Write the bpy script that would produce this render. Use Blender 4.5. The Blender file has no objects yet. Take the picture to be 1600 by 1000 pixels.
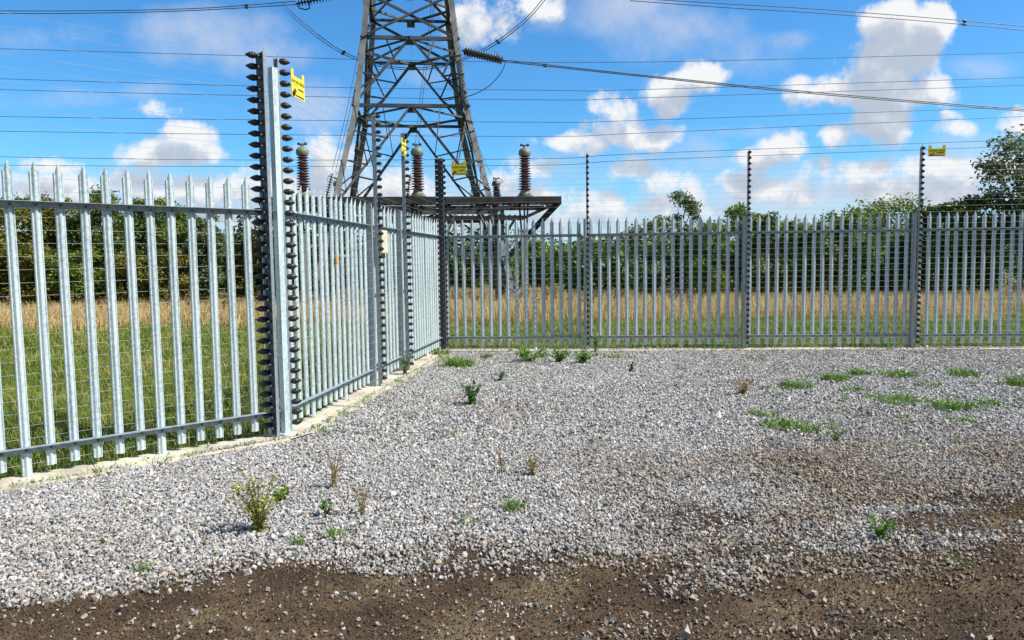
import bpy, math, random
import numpy as np
from mathutils import Vector, Matrix

S = bpy.context.scene
COL = S.collection
R = math.radians
random.seed(7)

# ------------------------------------------------------------------ camera
EYE = 1.6
FPX = 1155.0                       # focal length in photo pixels (1600 wide)
PITCH, ROLL = R(4.4), 0.013
camd = bpy.data.cameras.new("camera")
cam = bpy.data.objects.new("camera", camd)
COL.objects.link(cam)
camd.sensor_width = 36.0
camd.lens = 36.0 * FPX / 1600.0
camd.clip_start = 0.05
camd.clip_end = 3000
ROT = Matrix.Rotation(math.pi / 2 - PITCH, 3, 'X') @ Matrix.Rotation(-ROLL, 3, 'Z')
cam.matrix_world = Matrix.Translation((0, 0, EYE)) @ ROT.to_4x4()
S.camera = cam


def ray(px, py):
    return ROT @ Vector(((px - 800) / FPX, (500 - py) / FPX, -1.0))


def at(px, py, Y):
    d = ray(px, py)
    return Vector((0, 0, EYE)) + d * (Y / d.y)


def ground(px, py, z=0.0):
    d = ray(px, py)
    return Vector((0, 0, EYE)) + d * ((z - EYE) / d.z)


# ------------------------------------------------------------------ light and sky
SUN_EL = R(49)
SUN_AZ = math.atan2(1.0, -0.21)    # clockwise from +Y
sund = bpy.data.lights.new("sun", 'SUN')
sund.energy = 5.0
sund.angle = R(0.5)
sund.color = (1.0, 0.945, 0.86)
sun = bpy.data.objects.new("sun", sund)
COL.objects.link(sun)
sdir = Vector((math.sin(SUN_AZ) * math.cos(SUN_EL), math.cos(SUN_AZ) * math.cos(SUN_EL), math.sin(SUN_EL)))
sun.rotation_euler = (-sdir).to_track_quat('-Z', 'Y').to_euler()
sun.location = (20, -10, 40)

S.view_settings.view_transform = 'Standard'
S.view_settings.look = 'None'
S.view_settings.exposure = 0.42
S.view_settings.gamma = 1.0
S.view_settings.use_curve_mapping = False
S.cycles.max_bounces = 6
S.cycles.transparent_max_bounces = 4

W = bpy.data.worlds.new("World")
S.world = W
W.use_nodes = True
NT = W.node_tree
NT.nodes.clear()


def nd(nt, typ, **kw):
    n = nt.nodes.new(typ)
    for k, v in kw.items():
        setattr(n, k, v)
    return n


def mth(nt, op, a, b=None, c=None, clamp=False):
    n = nt.nodes.new('ShaderNodeMath')
    n.operation = op
    n.use_clamp = clamp
    for i, v in enumerate((a, b, c)):
        if v is None:
            continue
        if isinstance(v, (int, float)):
            n.inputs[i].default_value = v
        else:
            nt.links.new(v, n.inputs[i])
    return n.outputs[0]


def ramp(nt, fac, stops):
    r = nt.nodes.new('ShaderNodeValToRGB')
    el = r.color_ramp.elements
    while len(el) < len(stops):
        el.new(0.5)
    for e, (p, c) in zip(el, stops):
        e.position = p
        e.color = (c[0], c[1], c[2], 1)
    nt.links.new(fac, r.inputs[0])
    return r.outputs[0]


# cloud lobes: photo place and size of each (x, y, half width, half height, strength)
PUFF = [
    (1390, 40, 48, 40, 1.0), (1425, 75, 55, 55, 1.0), (1460, 40, 22, 36, .9), (1370, 105, 60, 50, 1.0), (1330, 140, 80, 28, .9),
    (1265, 150, 55, 24, .8), (1440, 138, 65, 26, .8), (1375, 190, 60, 40, .95), (1320, 210, 40, 28, .8), (1252, 135, 22, 18, .8),
    (1085, 122, 42, 26, .95), (1050, 145, 50, 30, .9), (1120, 122, 25, 12, .5),
    (958, 170, 40, 34, 1.0), (965, 205, 55, 32, .9), (1030, 215, 55, 22, .8), (885, 220, 45, 16, .8), (925, 230, 30, 16, .8),
    (985, 265, 42, 22, .75), (1035, 285, 60, 22, .6), (1222, 235, 36, 28, .85), (1180, 250, 42, 22, .75), (1190, 225, 20, 14, .6),
    (290, 215, 45, 26, 1.0), (250, 240, 65, 24, .9), (310, 240, 50, 20, .8), (250, 172, 40, 18, .55),
    (70, 255, 60, 18, .75), (95, 285, 80, 24, .7), (200, 292, 120, 24, .75), (330, 292, 90, 26, .75), (20, 290, 60, 26, .6),
    (420, 290, 60, 40, .7), (520, 255, 70, 40, .65), (500, 300, 90, 36, .75), (610, 300, 90, 36, .6),
    (830, 265, 45, 26, .65), (850, 310, 60, 22, .8), (780, 290, 40, 30, .5), (760, 25, 75, 42, .7), (730, 50, 45, 26, .6), (830, 12, 50, 22, .6),
    (1590, 192, 30, 26, .85), (1490, 200, 36, 16, .7), (1480, 178, 24, 10, .5), (1560, 250, 90, 30, .7),
    (1340, 270, 100, 22, .6), (1460, 260, 110, 26, .65), (1240, 300, 120, 24, .7), (1400, 305, 160, 26, .75), (1160, 285, 50, 20, .6),
    (1060, 320, 120, 22, .7), (910, 330, 120, 26, .6), (700, 330, 120, 28, .5), (380, 340, 90, 24, .7), (150, 320, 150, 24, .7),
]
WISP = [(330, 55, 110, 42, .8), (400, 90, 80, 30, .7), (290, 85, 60, 22, .5), (480, 165, 80, 34, .6), (960, 15, 110, 40, .7), (1060, 50, 110, 42, .6),
        (1130, 90, 90, 30, .4), (1170, 210, 60, 12, .5), (1230, 330, 330, 70, .9), (560, 330, 420, 70, .9), (120, 330, 320, 80, .8), (1520, 290, 200, 80, .9),
        (900, 370, 500, 70, 1.0), (1000, 260, 200, 40, .4), (640, 215, 80, 16, .4), (140, 150, 130, 14, .35), (60, 60, 90, 16, .3), (1240, 60, 60, 14, .35), (1530, 110, 60, 16, .35), (1110, 260, 110, 14, .5), (680, 120, 60, 14, .3)]


def cloud_group(lobes, name, warp, edge, nscale):
    g = bpy.data.node_groups.new(name, 'ShaderNodeTree')
    g.interface.new_socket("U", in_out='INPUT', socket_type='NodeSocketFloat')
    g.interface.new_socket("V", in_out='INPUT', socket_type='NodeSocketFloat')
    g.interface.new_socket("D", in_out='OUTPUT', socket_type='NodeSocketFloat')
    gi, go = g.nodes.new('NodeGroupInput'), g.nodes.new('NodeGroupOutput')
    u, v = gi.outputs[0], gi.outputs[1]
    cx = nd(g, 'ShaderNodeCombineXYZ')
    g.links.new(u, cx.inputs[0]); g.links.new(v, cx.inputs[1])
    n1 = nd(g, 'ShaderNodeTexNoise'); n1.inputs['Scale'].default_value = nscale; n1.inputs['Detail'].default_value = 9; n1.inputs['Roughness'].default_value = .66
    g.links.new(cx.outputs[0], n1.inputs['Vector'])
    n2 = nd(g, 'ShaderNodeTexNoise'); n2.inputs['Scale'].default_value = nscale * .55; n2.inputs['Detail'].default_value = 3
    g.links.new(cx.outputs[0], n2.inputs['Vector'])
    sp = nd(g, 'ShaderNodeSeparateColor'); g.links.new(n2.outputs['Color'], sp.inputs[0])
    uw = mth(g, 'ADD', u, mth(g, 'MULTIPLY', mth(g, 'SUBTRACT', sp.outputs[0], .5), warp))
    vw = mth(g, 'ADD', v, mth(g, 'MULTIPLY', mth(g, 'SUBTRACT', sp.outputs[1], .5), warp * .6))
    D = None
    for (px, py, a, b, s) in lobes:
        d = ray(px, py)
        u0, v0 = d.x / d.y, d.z / d.y
        x = mth(g, 'MULTIPLY', mth(g, 'SUBTRACT', uw, u0), FPX / (a * 1.15))
        y = mth(g, 'MULTIPLY', mth(g, 'SUBTRACT', vw, v0), FPX / (b * 1.15))
        q = mth(g, 'MULTIPLY_ADD', x, x, mth(g, 'MULTIPLY', y, y))
        e = mth(g, 'MULTIPLY', mth(g, 'SUBTRACT', 1.0, q), s)
        D = e if D is None else mth(g, 'SMOOTH_MAX', D, e, .25)
    D = mth(g, 'MAXIMUM', D, -1.0)
    D = mth(g, 'ADD', D, mth(g, 'MULTIPLY', mth(g, 'SUBTRACT', n1.outputs['Fac'], .5), edge))
    g.links.new(D, go.inputs[0])
    return g


tc = nd(NT, 'ShaderNodeTexCoord')
sx = nd(NT, 'ShaderNodeSeparateXYZ')
NT.links.new(tc.outputs['Generated'], sx.inputs[0])
yc = mth(NT, 'MAXIMUM', sx.outputs[1], .08)
U, V = mth(NT, 'DIVIDE', sx.outputs[0], yc), mth(NT, 'DIVIDE', sx.outputs[2], yc)
front = mth(NT, 'MULTIPLY', mth(NT, 'SUBTRACT', sx.outputs[1], .1), 8, clamp=True)


def use(g, u, v):
    n = NT.nodes.new('ShaderNodeGroup'); n.node_tree = g
    NT.links.new(u, n.inputs[0]); NT.links.new(v, n.inputs[1])
    return n.outputs[0]


def sstep(x, a, b):
    n = nd(NT, 'ShaderNodeMapRange'); n.interpolation_type = 'SMOOTHSTEP'
    n.inputs[1].default_value = a; n.inputs[2].default_value = b
    NT.links.new(x, n.inputs[0])
    return n.outputs[0]


gp = cloud_group(PUFF, "cloud_heaps", .06, 2.9, 17)
gw = cloud_group(WISP, "cloud_veils", .06, 2.2, 9)
dp = use(gp, U, V)
dps = use(gp, mth(NT, 'ADD', U, .014), mth(NT, 'ADD', V, .030))
dw = use(gw, U, V)
ap = mth(NT, 'MULTIPLY', sstep(dp, .02, .74), front)
aw = mth(NT, 'MULTIPLY', mth(NT, 'MULTIPLY', sstep(dw, -.2, 1.3), .80), front)
lit = sstep(mth(NT, 'SUBTRACT', mth(NT, 'MULTIPLY', dps, .75), mth(NT, 'MULTIPLY', dp, .15)), .62, -.15)
CW, CG = (.93, .94, .96), (.50, .575, .70)
ccol = ramp(NT, lit, [(0, CG), (.55, (.66, .71, .80)), (1, CW)])
sky = nd(NT, 'ShaderNodeTexSky'); sky.sky_type = 'NISHITA'
sky.sun_disc = False
sky.sun_elevation = SUN_EL; sky.sun_rotation = SUN_AZ
sky.air_density = 1.0; sky.dust_density = .3; sky.ozone_density = 1.6
hs = nd(NT, 'ShaderNodeHueSaturation')
hs.inputs['Saturation'].default_value = 1.12
hs.inputs['Value'].default_value = 1.0
NT.links.new(sky.outputs[0], hs.inputs['Color'])
WS = .098
EXG = 1 / 1.34
def scale_col(c, k):
    n = nd(NT, 'ShaderNodeVectorMath'); n.operation = 'SCALE'
    NT.links.new(c, n.inputs[0]); n.inputs[3].default_value = k
    return n.outputs[0]
mixw = nd(NT, 'ShaderNodeMix'); mixw.data_type = 'RGBA'
tint = nd(NT, 'ShaderNodeMix'); tint.data_type = 'RGBA'; tint.blend_type = 'MULTIPLY'; tint.inputs[0].default_value = 1
NT.links.new(hs.outputs[0], tint.inputs[6]); tint.inputs[7].default_value = (.50, 1.02, 1.36, 1)
NT.links.new(aw, mixw.inputs[0]); NT.links.new(tint.outputs[2], mixw.inputs[6])
mixw.inputs[7].default_value = (.66 * EXG / WS, .72 * EXG / WS, .84 * EXG / WS, 1)
mixp = nd(NT, 'ShaderNodeMix'); mixp.data_type = 'RGBA'
NT.links.new(ap, mixp.inputs[0]); NT.links.new(mixw.outputs[2], mixp.inputs[6]); NT.links.new(scale_col(ccol, EXG / WS), mixp.inputs[7])
# broken grey cloud, unseen, added behind the viewer to weaken the sky's fill light
nb = nd(NT, 'ShaderNodeTexNoise'); nb.inputs['Scale'].default_value = 2.2; nb.inputs['Detail'].default_value = 6
NT.links.new(tc.outputs['Generated'], nb.inputs['Vector'])
ab = mth(NT, 'MULTIPLY', sstep(nb.outputs['Fac'], .36, .56), mth(NT, 'MULTIPLY', mth(NT, 'SUBTRACT', .05, sx.outputs[1]), 5, clamp=True))
mixb = nd(NT, 'ShaderNodeMix'); mixb.data_type = 'RGBA'
NT.links.new(ab, mixb.inputs[0]); NT.links.new(mixp.outputs[2], mixb.inputs[6]); mixb.inputs[7].default_value = (.145 / WS, .17 / WS, .21 / WS, 1)
bg = nd(NT, 'ShaderNodeBackground'); bg.inputs[1].default_value = WS
NT.links.new(mixb.outputs[2], bg.inputs[0])
wo = nd(NT, 'ShaderNodeOutputWorld')
NT.links.new(bg.outputs[0], wo.inputs[0])

# ------------------------------------------------------------------ materials
def material(name, c1, c2, scale=8.0, rough=.6, metal=0.0, detail=4, bump=0.0, bscale=None, island=0.0, attr=None, translucent=0.0, spec=.5, lo=.35, hi=.65, c3=None, bdist=.01, vary=0.0):
    m = bpy.data.materials.new(name)
    m.use_nodes = True
    nt = m.node_tree
    b = nt.nodes['Principled BSDF']
    b.inputs['Roughness'].default_value = rough
    b.inputs['Metallic'].default_value = metal
    b.inputs['Specular IOR Level'].default_value = spec
    t = nd(nt, 'ShaderNodeTexCoord')
    n = nd(nt, 'ShaderNodeTexNoise')
    n.inputs['Scale'].default_value = scale; n.inputs['Detail'].default_value = detail
    vec = t.outputs['Object']
    if vary:
        oi = nd(nt, 'ShaderNodeObjectInfo')
        va = nd(nt, 'ShaderNodeVectorMath'); va.operation = 'ADD'
        nt.links.new(vec, va.inputs[0]); nt.links.new(scale_val(nt, oi.outputs['Random'], 47.0), va.inputs[1])
        vec = va.outputs[0]
    nt.links.new(vec, n.inputs['Vector'])
    fac = n.outputs['Fac']
    if vary:
        mp = nd(nt, 'ShaderNodeMapping'); mp.inputs['Scale'].default_value = (26, 26, 1.1)
        nt.links.new(vec, mp.inputs[0])
        ns = nd(nt, 'ShaderNodeTexNoise'); ns.inputs['Scale'].default_value = 1.0; ns.inputs['Detail'].default_value = 5
        nt.links.new(mp.outputs[0], ns.inputs['Vector'])
        fac = mth(nt, 'ADD', mth(nt, 'MULTIPLY', fac, 1 - vary), mth(nt, 'MULTIPLY', ns.outputs['Fac'], vary))
    if island:
        g = nd(nt, 'ShaderNodeNewGeometry')
        fac = mth(nt, 'ADD', mth(nt, 'MULTIPLY', fac, 1 - island), mth(nt, 'MULTIPLY', g.outputs['Random Per Island'], island))
        lo, hi = lo * (1 - island), hi * (1 - island) + island
    stops = [(lo, c1), (hi, c2)] if c3 is None else [(lo, c1), ((lo + hi) / 2, c2), (hi, c3)]
    col = ramp(nt, fac, stops)
    if attr:
        a = nd(nt, 'ShaderNodeAttribute'); a.attribute_name = attr
        mx = nd(nt, 'ShaderNodeMix'); mx.data_type = 'RGBA'; mx.blend_type = 'MULTIPLY'; mx.inputs[0].default_value = 1
        nt.links.new(col, mx.inputs[6]); nt.links.new(a.outputs['Color'], mx.inputs[7])
        col = mx.outputs[2]
    nt.links.new(col, b.inputs['Base Color'])
    if bump:
        bn = nd(nt, 'ShaderNodeTexNoise'); bn.inputs['Scale'].default_value = bscale or scale * 4; bn.inputs['Detail'].default_value = 5
        nt.links.new(t.outputs['Object'], bn.inputs['Vector'])
        bp = nd(nt, 'ShaderNodeBump'); bp.inputs['Strength'].default_value = bump; bp.inputs['Distance'].default_value = bdist
        nt.links.new(bn.outputs['Fac'], bp.inputs['Height'])
        nt.links.new(bp.outputs[0], b.inputs['Normal'])
    if translucent:
        tr = nd(nt, 'ShaderNodeBsdfTranslucent')
        nt.links.new(col, tr.inputs['Color'])
        ms = nd(nt, 'ShaderNodeMixShader'); ms.inputs[0].default_value = translucent
        nt.links.new(b.outputs[0], ms.inputs[1]); nt.links.new(tr.outputs[0], ms.inputs[2])
        nt.links.new(ms.outputs[0], nt.nodes['Material Output'].inputs['Surface'])
    return m


def scale_val(nt, v, k):
    c = nd(nt, 'ShaderNodeCombineXYZ')
    m_ = mth(nt, 'MULTIPLY', v, k)
    for i in range(3):
        nt.links.new(m_, c.inputs[i])
    return c.outputs[0]


M = {}
M['galv'] = material('galvanised_steel', (.38, .465, .49), (.55, .65, .665), scale=38, rough=.55, metal=.15, detail=3, bump=.05, spec=.5, vary=.5, c3=(.65, .74, .745), lo=.38, hi=.62)
M['galv_shaded'] = material('zinc_painted_shade', (.035, .043, .058), (.065, .078, .098), scale=30, rough=.6, metal=.2, detail=5)  # near-black zinc: shade on the sunless channel web put into the colour
M['galv_post'] = material('galvanised_post', (.20, .245, .275), (.38, .44, .465), scale=30, rough=.55, metal=.15, detail=5, bump=.05, vary=.4)  # darker copy of the pale steel, shade on the posts put into the colour
M['bolt'] = material('dark_bolt', (.05, .055, .06), (.1, .1, .11), rough=.5, metal=.4)
M['black'] = material('black_polymer', (.012, .012, .014), (.035, .034, .035), scale=20, rough=.38, spec=.5)
M['wire'] = material('galvanised_wire', (.34, .37, .39), (.44, .47, .49), rough=.6, metal=.2, spec=.3)
M['yellow'] = material('sign_yellow', (.80, .66, .02), (.88, .74, .03), scale=6, rough=.5)
M['ink'] = material('sign_ink', (.015, .012, .01), (.03, .02, .015), rough=.6)
M['cream'] = material('cream_plastic', (.62, .58, .40), (.70, .66, .48), rough=.5)
M['orange'] = material('orange_plastic', (.65, .25, .03), (.75, .33, .05), rough=.5)
M['concrete'] = material('pale_concrete', (.39, .34, .25), (.56, .50, .375), scale=2.4, rough=.9, detail=9, bump=.35, bscale=60, c3=(.62, .57, .44))
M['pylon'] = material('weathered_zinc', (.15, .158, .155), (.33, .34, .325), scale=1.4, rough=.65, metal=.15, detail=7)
M['pylon_brace'] = material('brace_painted_shade', (.045, .049, .052), (.125, .132, .135), scale=1.4, rough=.75, metal=.1, detail=7)  # bracing darkened in its colour to stand for unlit faces
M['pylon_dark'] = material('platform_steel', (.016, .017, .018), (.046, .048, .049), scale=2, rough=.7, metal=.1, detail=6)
M['porcelain'] = material('brown_porcelain', (.075, .028, .024), (.13, .05, .042), scale=5, rough=.3, spec=.6)
M['cap'] = material('green_grey_paint', (.13, .155, .115), (.23, .26, .19), scale=9, rough=.55)
M['pillar'] = material('grey_duct', (.30, .30, .29), (.42, .42, .41), scale=4, rough=.8)
M['cable'] = material('aluminium_conductor', (.05, .055, .06), (.10, .11, .12), scale=3, rough=.55, metal=.3)
M['cable_far'] = material('far_conductor', (.06, .08, .10), (.09, .11, .13), scale=1, rough=.6)
M['bark'] = material('bark', (.06, .045, .03), (.16, .13, .10), scale=6, rough=.9, bump=.4)
M['leaf_mid'] = material('leaf_mid_green', (.065, .12, .018), (.18, .26, .036), scale=.9, rough=.5, island=.5, translucent=.25, c3=(.32, .38, .075), spec=.35)
M['leaf_dark'] = material('leaf_dark_green', (.04, .085, .016), (.11, .17, .028), scale=.9, rough=.45, island=.5, translucent=.22, c3=(.21, .275, .055), spec=.4)
M['leaf_bronze'] = material('leaf_bronze_green', (.075, .095, .018), (.19, .20, .034), scale=.7, rough=.55, island=.5, translucent=.25, c3=(.32, .26, .055), spec=.3)
M['leaf_grey'] = material('leaf_grey_green', (.065, .10, .04), (.16, .21, .085), scale=.9, rough=.5, island=.6, translucent=.22, c3=(.32, .37, .19), spec=.4)
M['grass'] = material('field_grass', (.08, .165, .02), (.235, .31, .05), scale=.7, rough=.6, island=.3, translucent=.3, c3=(.42, .37, .12), lo=.38, hi=.62, spec=.3, detail=6)
M['straw'] = material('dry_grass', (.45, .33, .14), (.66, .50, .23), scale=.5, rough=.7, island=.5, translucent=.3, c3=(.80, .65, .35), spec=.2)
M['weed'] = material('weed_green', (.06, .16, .016), (.15, .29, .04), scale=5, rough=.5, island=.5, translucent=.25, c3=(.26, .38, .07), spec=.3)
M['weed_dark'] = material('weed_dark_green', (.035, .11, .022), (.09, .20, .035), scale=5, rough=.5, island=.5, translucent=.2, spec=.35)
M['weed_dry'] = material('weed_dry', (.16, .10, .035), (.28, .20, .06), scale=5, rough=.7, island=.5, translucent=.2, c3=(.36, .30, .06))
M['weed_olive'] = material('weed_olive', (.09, .14, .02), (.19, .24, .03), scale=5, rough=.6, island=.5, translucent=.2, c3=(.34, .32, .05))
M['weed_flower'] = material('weed_flower', (.6, .45, .03), (.75, .6, .05), scale=5, rough=.6)
M['stone'] = material('crushed_stone', (.80, .80, .80), (1, 1, 1), scale=50, rough=.85, attr='tint', bump=.15, bscale=160, spec=.3)
M['soil'] = material('bare_soil', (.036, .022, .012), (.098, .061, .030), scale=2.2, rough=.95, detail=14, bump=1.0, bscale=90, c3=(.21, .155, .082), lo=.3, hi=.7, bdist=.02)
M['field'] = material('field_ground', (.035, .055, .012), (.09, .10, .025), scale=.5, rough=.95, detail=9, bump=.5, bscale=12, c3=(.20, .16, .06))

# ------------------------------------------------------------------ mesh helpers
class MB:
    """Collects shapes; build() links them as ONE mesh object."""
    def __init__(self):
        self.v, self.f = [], []

    def add(self, vs, fs):
        o = len(self.v)
        self.v += [tuple(p) for p in vs]
        self.f += [tuple(i + o for i in f) for f in fs]
        return self

    def box(self, c, sx_, sy_, sz_, ax=(1, 0, 0), ay=(0, 1, 0)):
        c, ax, ay = Vector(c), Vector(ax).normalized(), Vector(ay).normalized()
        az = ax.cross(ay)
        vs = [c + ax * (a * sx_ / 2) + ay * (b * sy_ / 2) + az * (d * sz_ / 2) for a in (-1, 1) for b in (-1, 1) for d in (-1, 1)]
        return self.add(vs, [(0, 1, 3, 2), (4, 6, 7, 5), (0, 4, 5, 1), (2, 3, 7, 6), (0, 2, 6, 4), (1, 5, 7, 3)])

    def frame_of(self, p, q):
        d = (Vector(q) - Vector(p)).normalized()
        a = Vector((0, 0, 1)) if abs(d.z) < .9 else Vector((1, 0, 0))
        x = d.cross(a).normalized()
        return d, x, x.cross(d).normalized()

    def bar(self, p, q, w, h=None):
        h = h or w
        d, x, y = self.frame_of(p, q)
        p, q = Vector(p), Vector(q)
        vs = [e + x * (a * w / 2) + y * (b * h / 2) for e in (p, q) for a, b in ((-1, -1), (1, -1), (1, 1), (-1, 1))]
        return self.add(vs, [(3, 2, 1, 0), (4, 5, 6, 7), (0, 1, 5, 4), (1, 2, 6, 5), (2, 3, 7, 6), (3, 0, 4, 7)])

    def angle(self, p, q, w, t, u=None, v=None):
        """rolled L section from p to q; u, v the way its two legs point"""
        p, q = Vector(p), Vector(q)
        d, x, y = self.frame_of(p, q)
        u = (Vector(u) - d * d.dot(Vector(u))).normalized() if u is not None else x
        v = (Vector(v) - d * d.dot(Vector(v)))
        v = v.normalized() if v.length > 1e-6 else y
        prof = [(0, 0), (w, 0), (w, t), (t, t), (t, w), (0, w)]
        vs = [e + u * a + v * b for e in (p, q) for a, b in prof]
        fs = [(i, (i + 1) % 6, 6 + (i + 1) % 6, 6 + i) for i in range(6)] + [(5, 4, 3, 2, 1, 0), tuple(range(6, 12))]
        return self.add(vs, fs)

    def tube(self, pts, r, n=6, cap=True):
        pts = [Vector(p) for p in pts]
        rs = r if isinstance(r, (list, tuple)) else [r] * len(pts)
        o = len(self.v)
        px_ = None
        for i, p in enumerate(pts):
            d = (pts[min(i + 1, len(pts) - 1)] - pts[max(i - 1, 0)]).normalized()
            if px_ is None:
                a = Vector((0, 0, 1)) if abs(d.z) < .9 else Vector((1, 0, 0))
                x = d.cross(a).normalized()
            else:
                x = (px_ - d * d.dot(px_)).normalized()
            px_ = x
            y = d.cross(x)
            for k in range(n):
                a = 2 * math.pi * k / n
                self.v.append(tuple(p + x * (math.cos(a) * rs[i]) + y * (math.sin(a) * rs[i])))
        for i in range(len(pts) - 1):
            for k in range(n):
                self.f.append((o + i * n + k, o + i * n + (k + 1) % n, o + (i + 1) * n + (k + 1) % n, o + (i + 1) * n + k))
        if cap:
            self.f.append(tuple(o + k for k in reversed(range(n))))
            self.f.append(tuple(o + (len(pts) - 1) * n + k for k in range(n)))
        return self

    def lathe(self, base, axis, prof, n=10):
        """prof: (distance along the axis, radius)"""
        base, axis = Vector(base), Vector(axis).normalized()
        return self.tube_rings([base + axis * t for t, _r in prof], [max(r, 1e-4) for _t, r in prof], axis, n)

    def tube_rings(self, pts, rs, d, n):
        a = Vector((0, 0, 1)) if abs(d.z) < .9 else Vector((1, 0, 0))
        x = d.cross(a).normalized(); y = d.cross(x)
        o = len(self.v)
        for p, r in zip(pts, rs):
            for k in range(n):
                t = 2 * math.pi * k / n
                self.v.append(tuple(p + x * (math.cos(t) * r) + y * (math.sin(t) * r)))
        for i in range(len(pts) - 1):
            for k in range(n):
                self.f.append((o + i * n + k, o + i * n + (k + 1) % n, o + (i + 1) * n + (k + 1) % n, o + (i + 1) * n + k))
        self.f.append(tuple(o + k for k in reversed(range(n))))
        self.f.append(tuple(o + (len(pts) - 1) * n + k for k in range(n)))
        return self

    def mesh(self, name, mat, smooth=False):
        me = bpy.data.meshes.new(name)
        me.from_pydata(self.v, [], self.f)
        me.materials.append(mat)
        if smooth:
            me.polygons.foreach_set('use_smooth', [True] * len(me.polygons))
            me.set_sharp_from_angle(angle=R(40))
        me.update()
        return me

    def build(self, name, mat, parent=None, smooth=False):
        return place(name, self.mesh(name, mat, smooth), parent)


def place(name, me, parent=None, loc=None):
    o = bpy.data.objects.new(name, me)
    COL.objects.link(o)
    if loc is not None:
        o.location = loc
    if parent is not None:
        o.parent = parent
        # parts are modelled in world coordinates: undo the parent's placement
        o.matrix_parent_inverse = Matrix.Translation(parent.location).inverted()
    return o


def tag(o, label=None, cat=None, group=None, kind=None):
    if label: o['label'] = label
    if cat: o['category'] = cat
    if group: o['group'] = group
    if kind: o['kind'] = kind
    return o


def empty(name, loc, label, cat, group=None):
    o = bpy.data.objects.new(name, None)
    COL.objects.link(o)
    o.location = loc
    o.empty_display_size = .1
    return tag(o, label, cat, group)


def raw_mesh(name, verts, tris, mat, colors=None):
    """numpy verts (n,3) and faces (m,k) to a mesh"""
    me = bpy.data.meshes.new(name)
    k = tris.shape[1]
    me.vertices.add(len(verts)); me.vertices.foreach_set('co', verts.astype(np.float32).ravel())
    me.loops.add(tris.size); me.loops.foreach_set('vertex_index', tris.astype(np.int32).ravel())
    me.polygons.add(len(tris))
    me.polygons.foreach_set('loop_start', np.arange(0, tris.size, k, dtype=np.int32))
    try:
        me.polygons.foreach_set('loop_total', np.full(len(tris), k, dtype=np.int32))
    except Exception:
        pass
    if colors is not None:
        ca = me.color_attributes.new('tint', 'FLOAT_COLOR', 'POINT')
        ca.data.foreach_set('color', np.concatenate([colors, np.ones((len(colors), 1))], 1).astype(np.float32).ravel())
    me.materials.append(mat)
    me.update(calc_edges=True)
    me.validate()
    me.shade_flat()
    return me


def vnoise(x, y, seed=0):
    def h(i, j):
        n = (i.astype(np.int64) * 374761393 + j.astype(np.int64) * 668265263 + seed * 1442695041) & 0xffffffff
        n = ((n ^ (n >> 13)) * 1274126177) & 0xffffffff
        return ((n ^ (n >> 16)) & 0xffff) / 65535.0
    i, j = np.floor(x), np.floor(y)
    fx, fy = x - i, y - j
    fx, fy = fx * fx * (3 - 2 * fx), fy * fy * (3 - 2 * fy)
    return (h(i, j) * (1 - fx) + h(i + 1, j) * fx) * (1 - fy) + (h(i, j + 1) * (1 - fx) + h(i + 1, j + 1) * fx) * fy


def fbm(x, y, seed=0, octs=4):
    s, a, t = 0, .5, 0
    for o in range(octs):
        s = s + a * vnoise(x * 2 ** o, y * 2 ** o, seed + o * 17); t += a; a *= .5
    return s / t


# ------------------------------------------------------------------ the plan: three fence runs
def v2(x, y):
    return Vector((x, y, 0))


_g = ground(445, 682)
P1 = v2(_g.x, _g.y)               # near corner post
P2 = v2(-1.30, 13.65)              # far corner post
PC = v2(12.2, 12.62)               # beyond the right edge
dA = (v2(-2.13, 6.95) - v2(-3.72, 5.55)).normalized()          # run of the near fence
dB = (P2 - P1).normalized()
dC = (PC - P2).normalized()
def right_of(d):
    return Vector((d.y, -d.x, 0))
nA, nB, nC = right_of(dA), right_of(dB), right_of(dC)
ZUP = Vector((0, 0, 1))


def sd(x, y, p, n):
    return (x - p.x) * n.x + (y - p.y) * n.y


def inside(x, y):
    """metres inside the yard, measured from the fence line"""
    return np.minimum(np.maximum(sd(x, y, P1, nA), sd(x, y, P1, nB)), sd(x, y, P2, nC))


# ------------------------------------------------------------------ ground
def rise(x, y):
    return .028 * (fbm(x * .55, y * .55, 3, 3) - .5) + .012 * (fbm(x * 2.3, y * 2.3, 5, 3) - .5)


def soil_amount(x, y):
    """1 = bare soil, 0 = fully under gravel"""
    edge = np.interp(x, [-4, -2.44, -1.9, -1.3, -.35, .4, 1.0, 4], [3.2, 3.50, 3.68, 3.95, 4.02, 3.85, 3.72, 3.70])
    soft = np.interp(x, [-2.2, -1.0, .5], [.30, .65, 1.0])
    edge = edge + .30 * (fbm(x * .9, y * 1.1, 11, 4) - .5)
    a = np.clip((edge - y) / soft + .5 + 1.1 * (fbm(x * 2.6, y * 4.5, 13, 4) - .5) * np.clip(soft * 1.2, 0, 1), 0, 1)
    band = np.exp(-((y - (4.62 - .03 * x + .5 * (fbm(x * .7, y * .3, 27, 3) - .5))) / .42) ** 2) * np.clip((x - .5) / .9, 0, 1) * np.clip((fbm(x * 1.15, y * 2.6, 23, 6) - .43) * 9, 0, 1)
    low = np.clip((x - .2) / 1.4, 0, 1) * np.clip((4.4 - y) / .7, 0, 1) * np.clip((fbm(x * 1.5, y * 3.8, 29, 6) - .43) * 9, 0, 1)
    a = a * (1 - np.clip((x + 1.3) / 1.2, 0, 1) * np.clip((fbm(x * 1.4, y * 3.4, 37, 5) - .47) * 6, 0, .88) * np.clip((y - 2.95) / .35, .15, 1))
    return np.clip(np.maximum(a, np.maximum(band * .95, low)), 0, 1)


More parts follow.
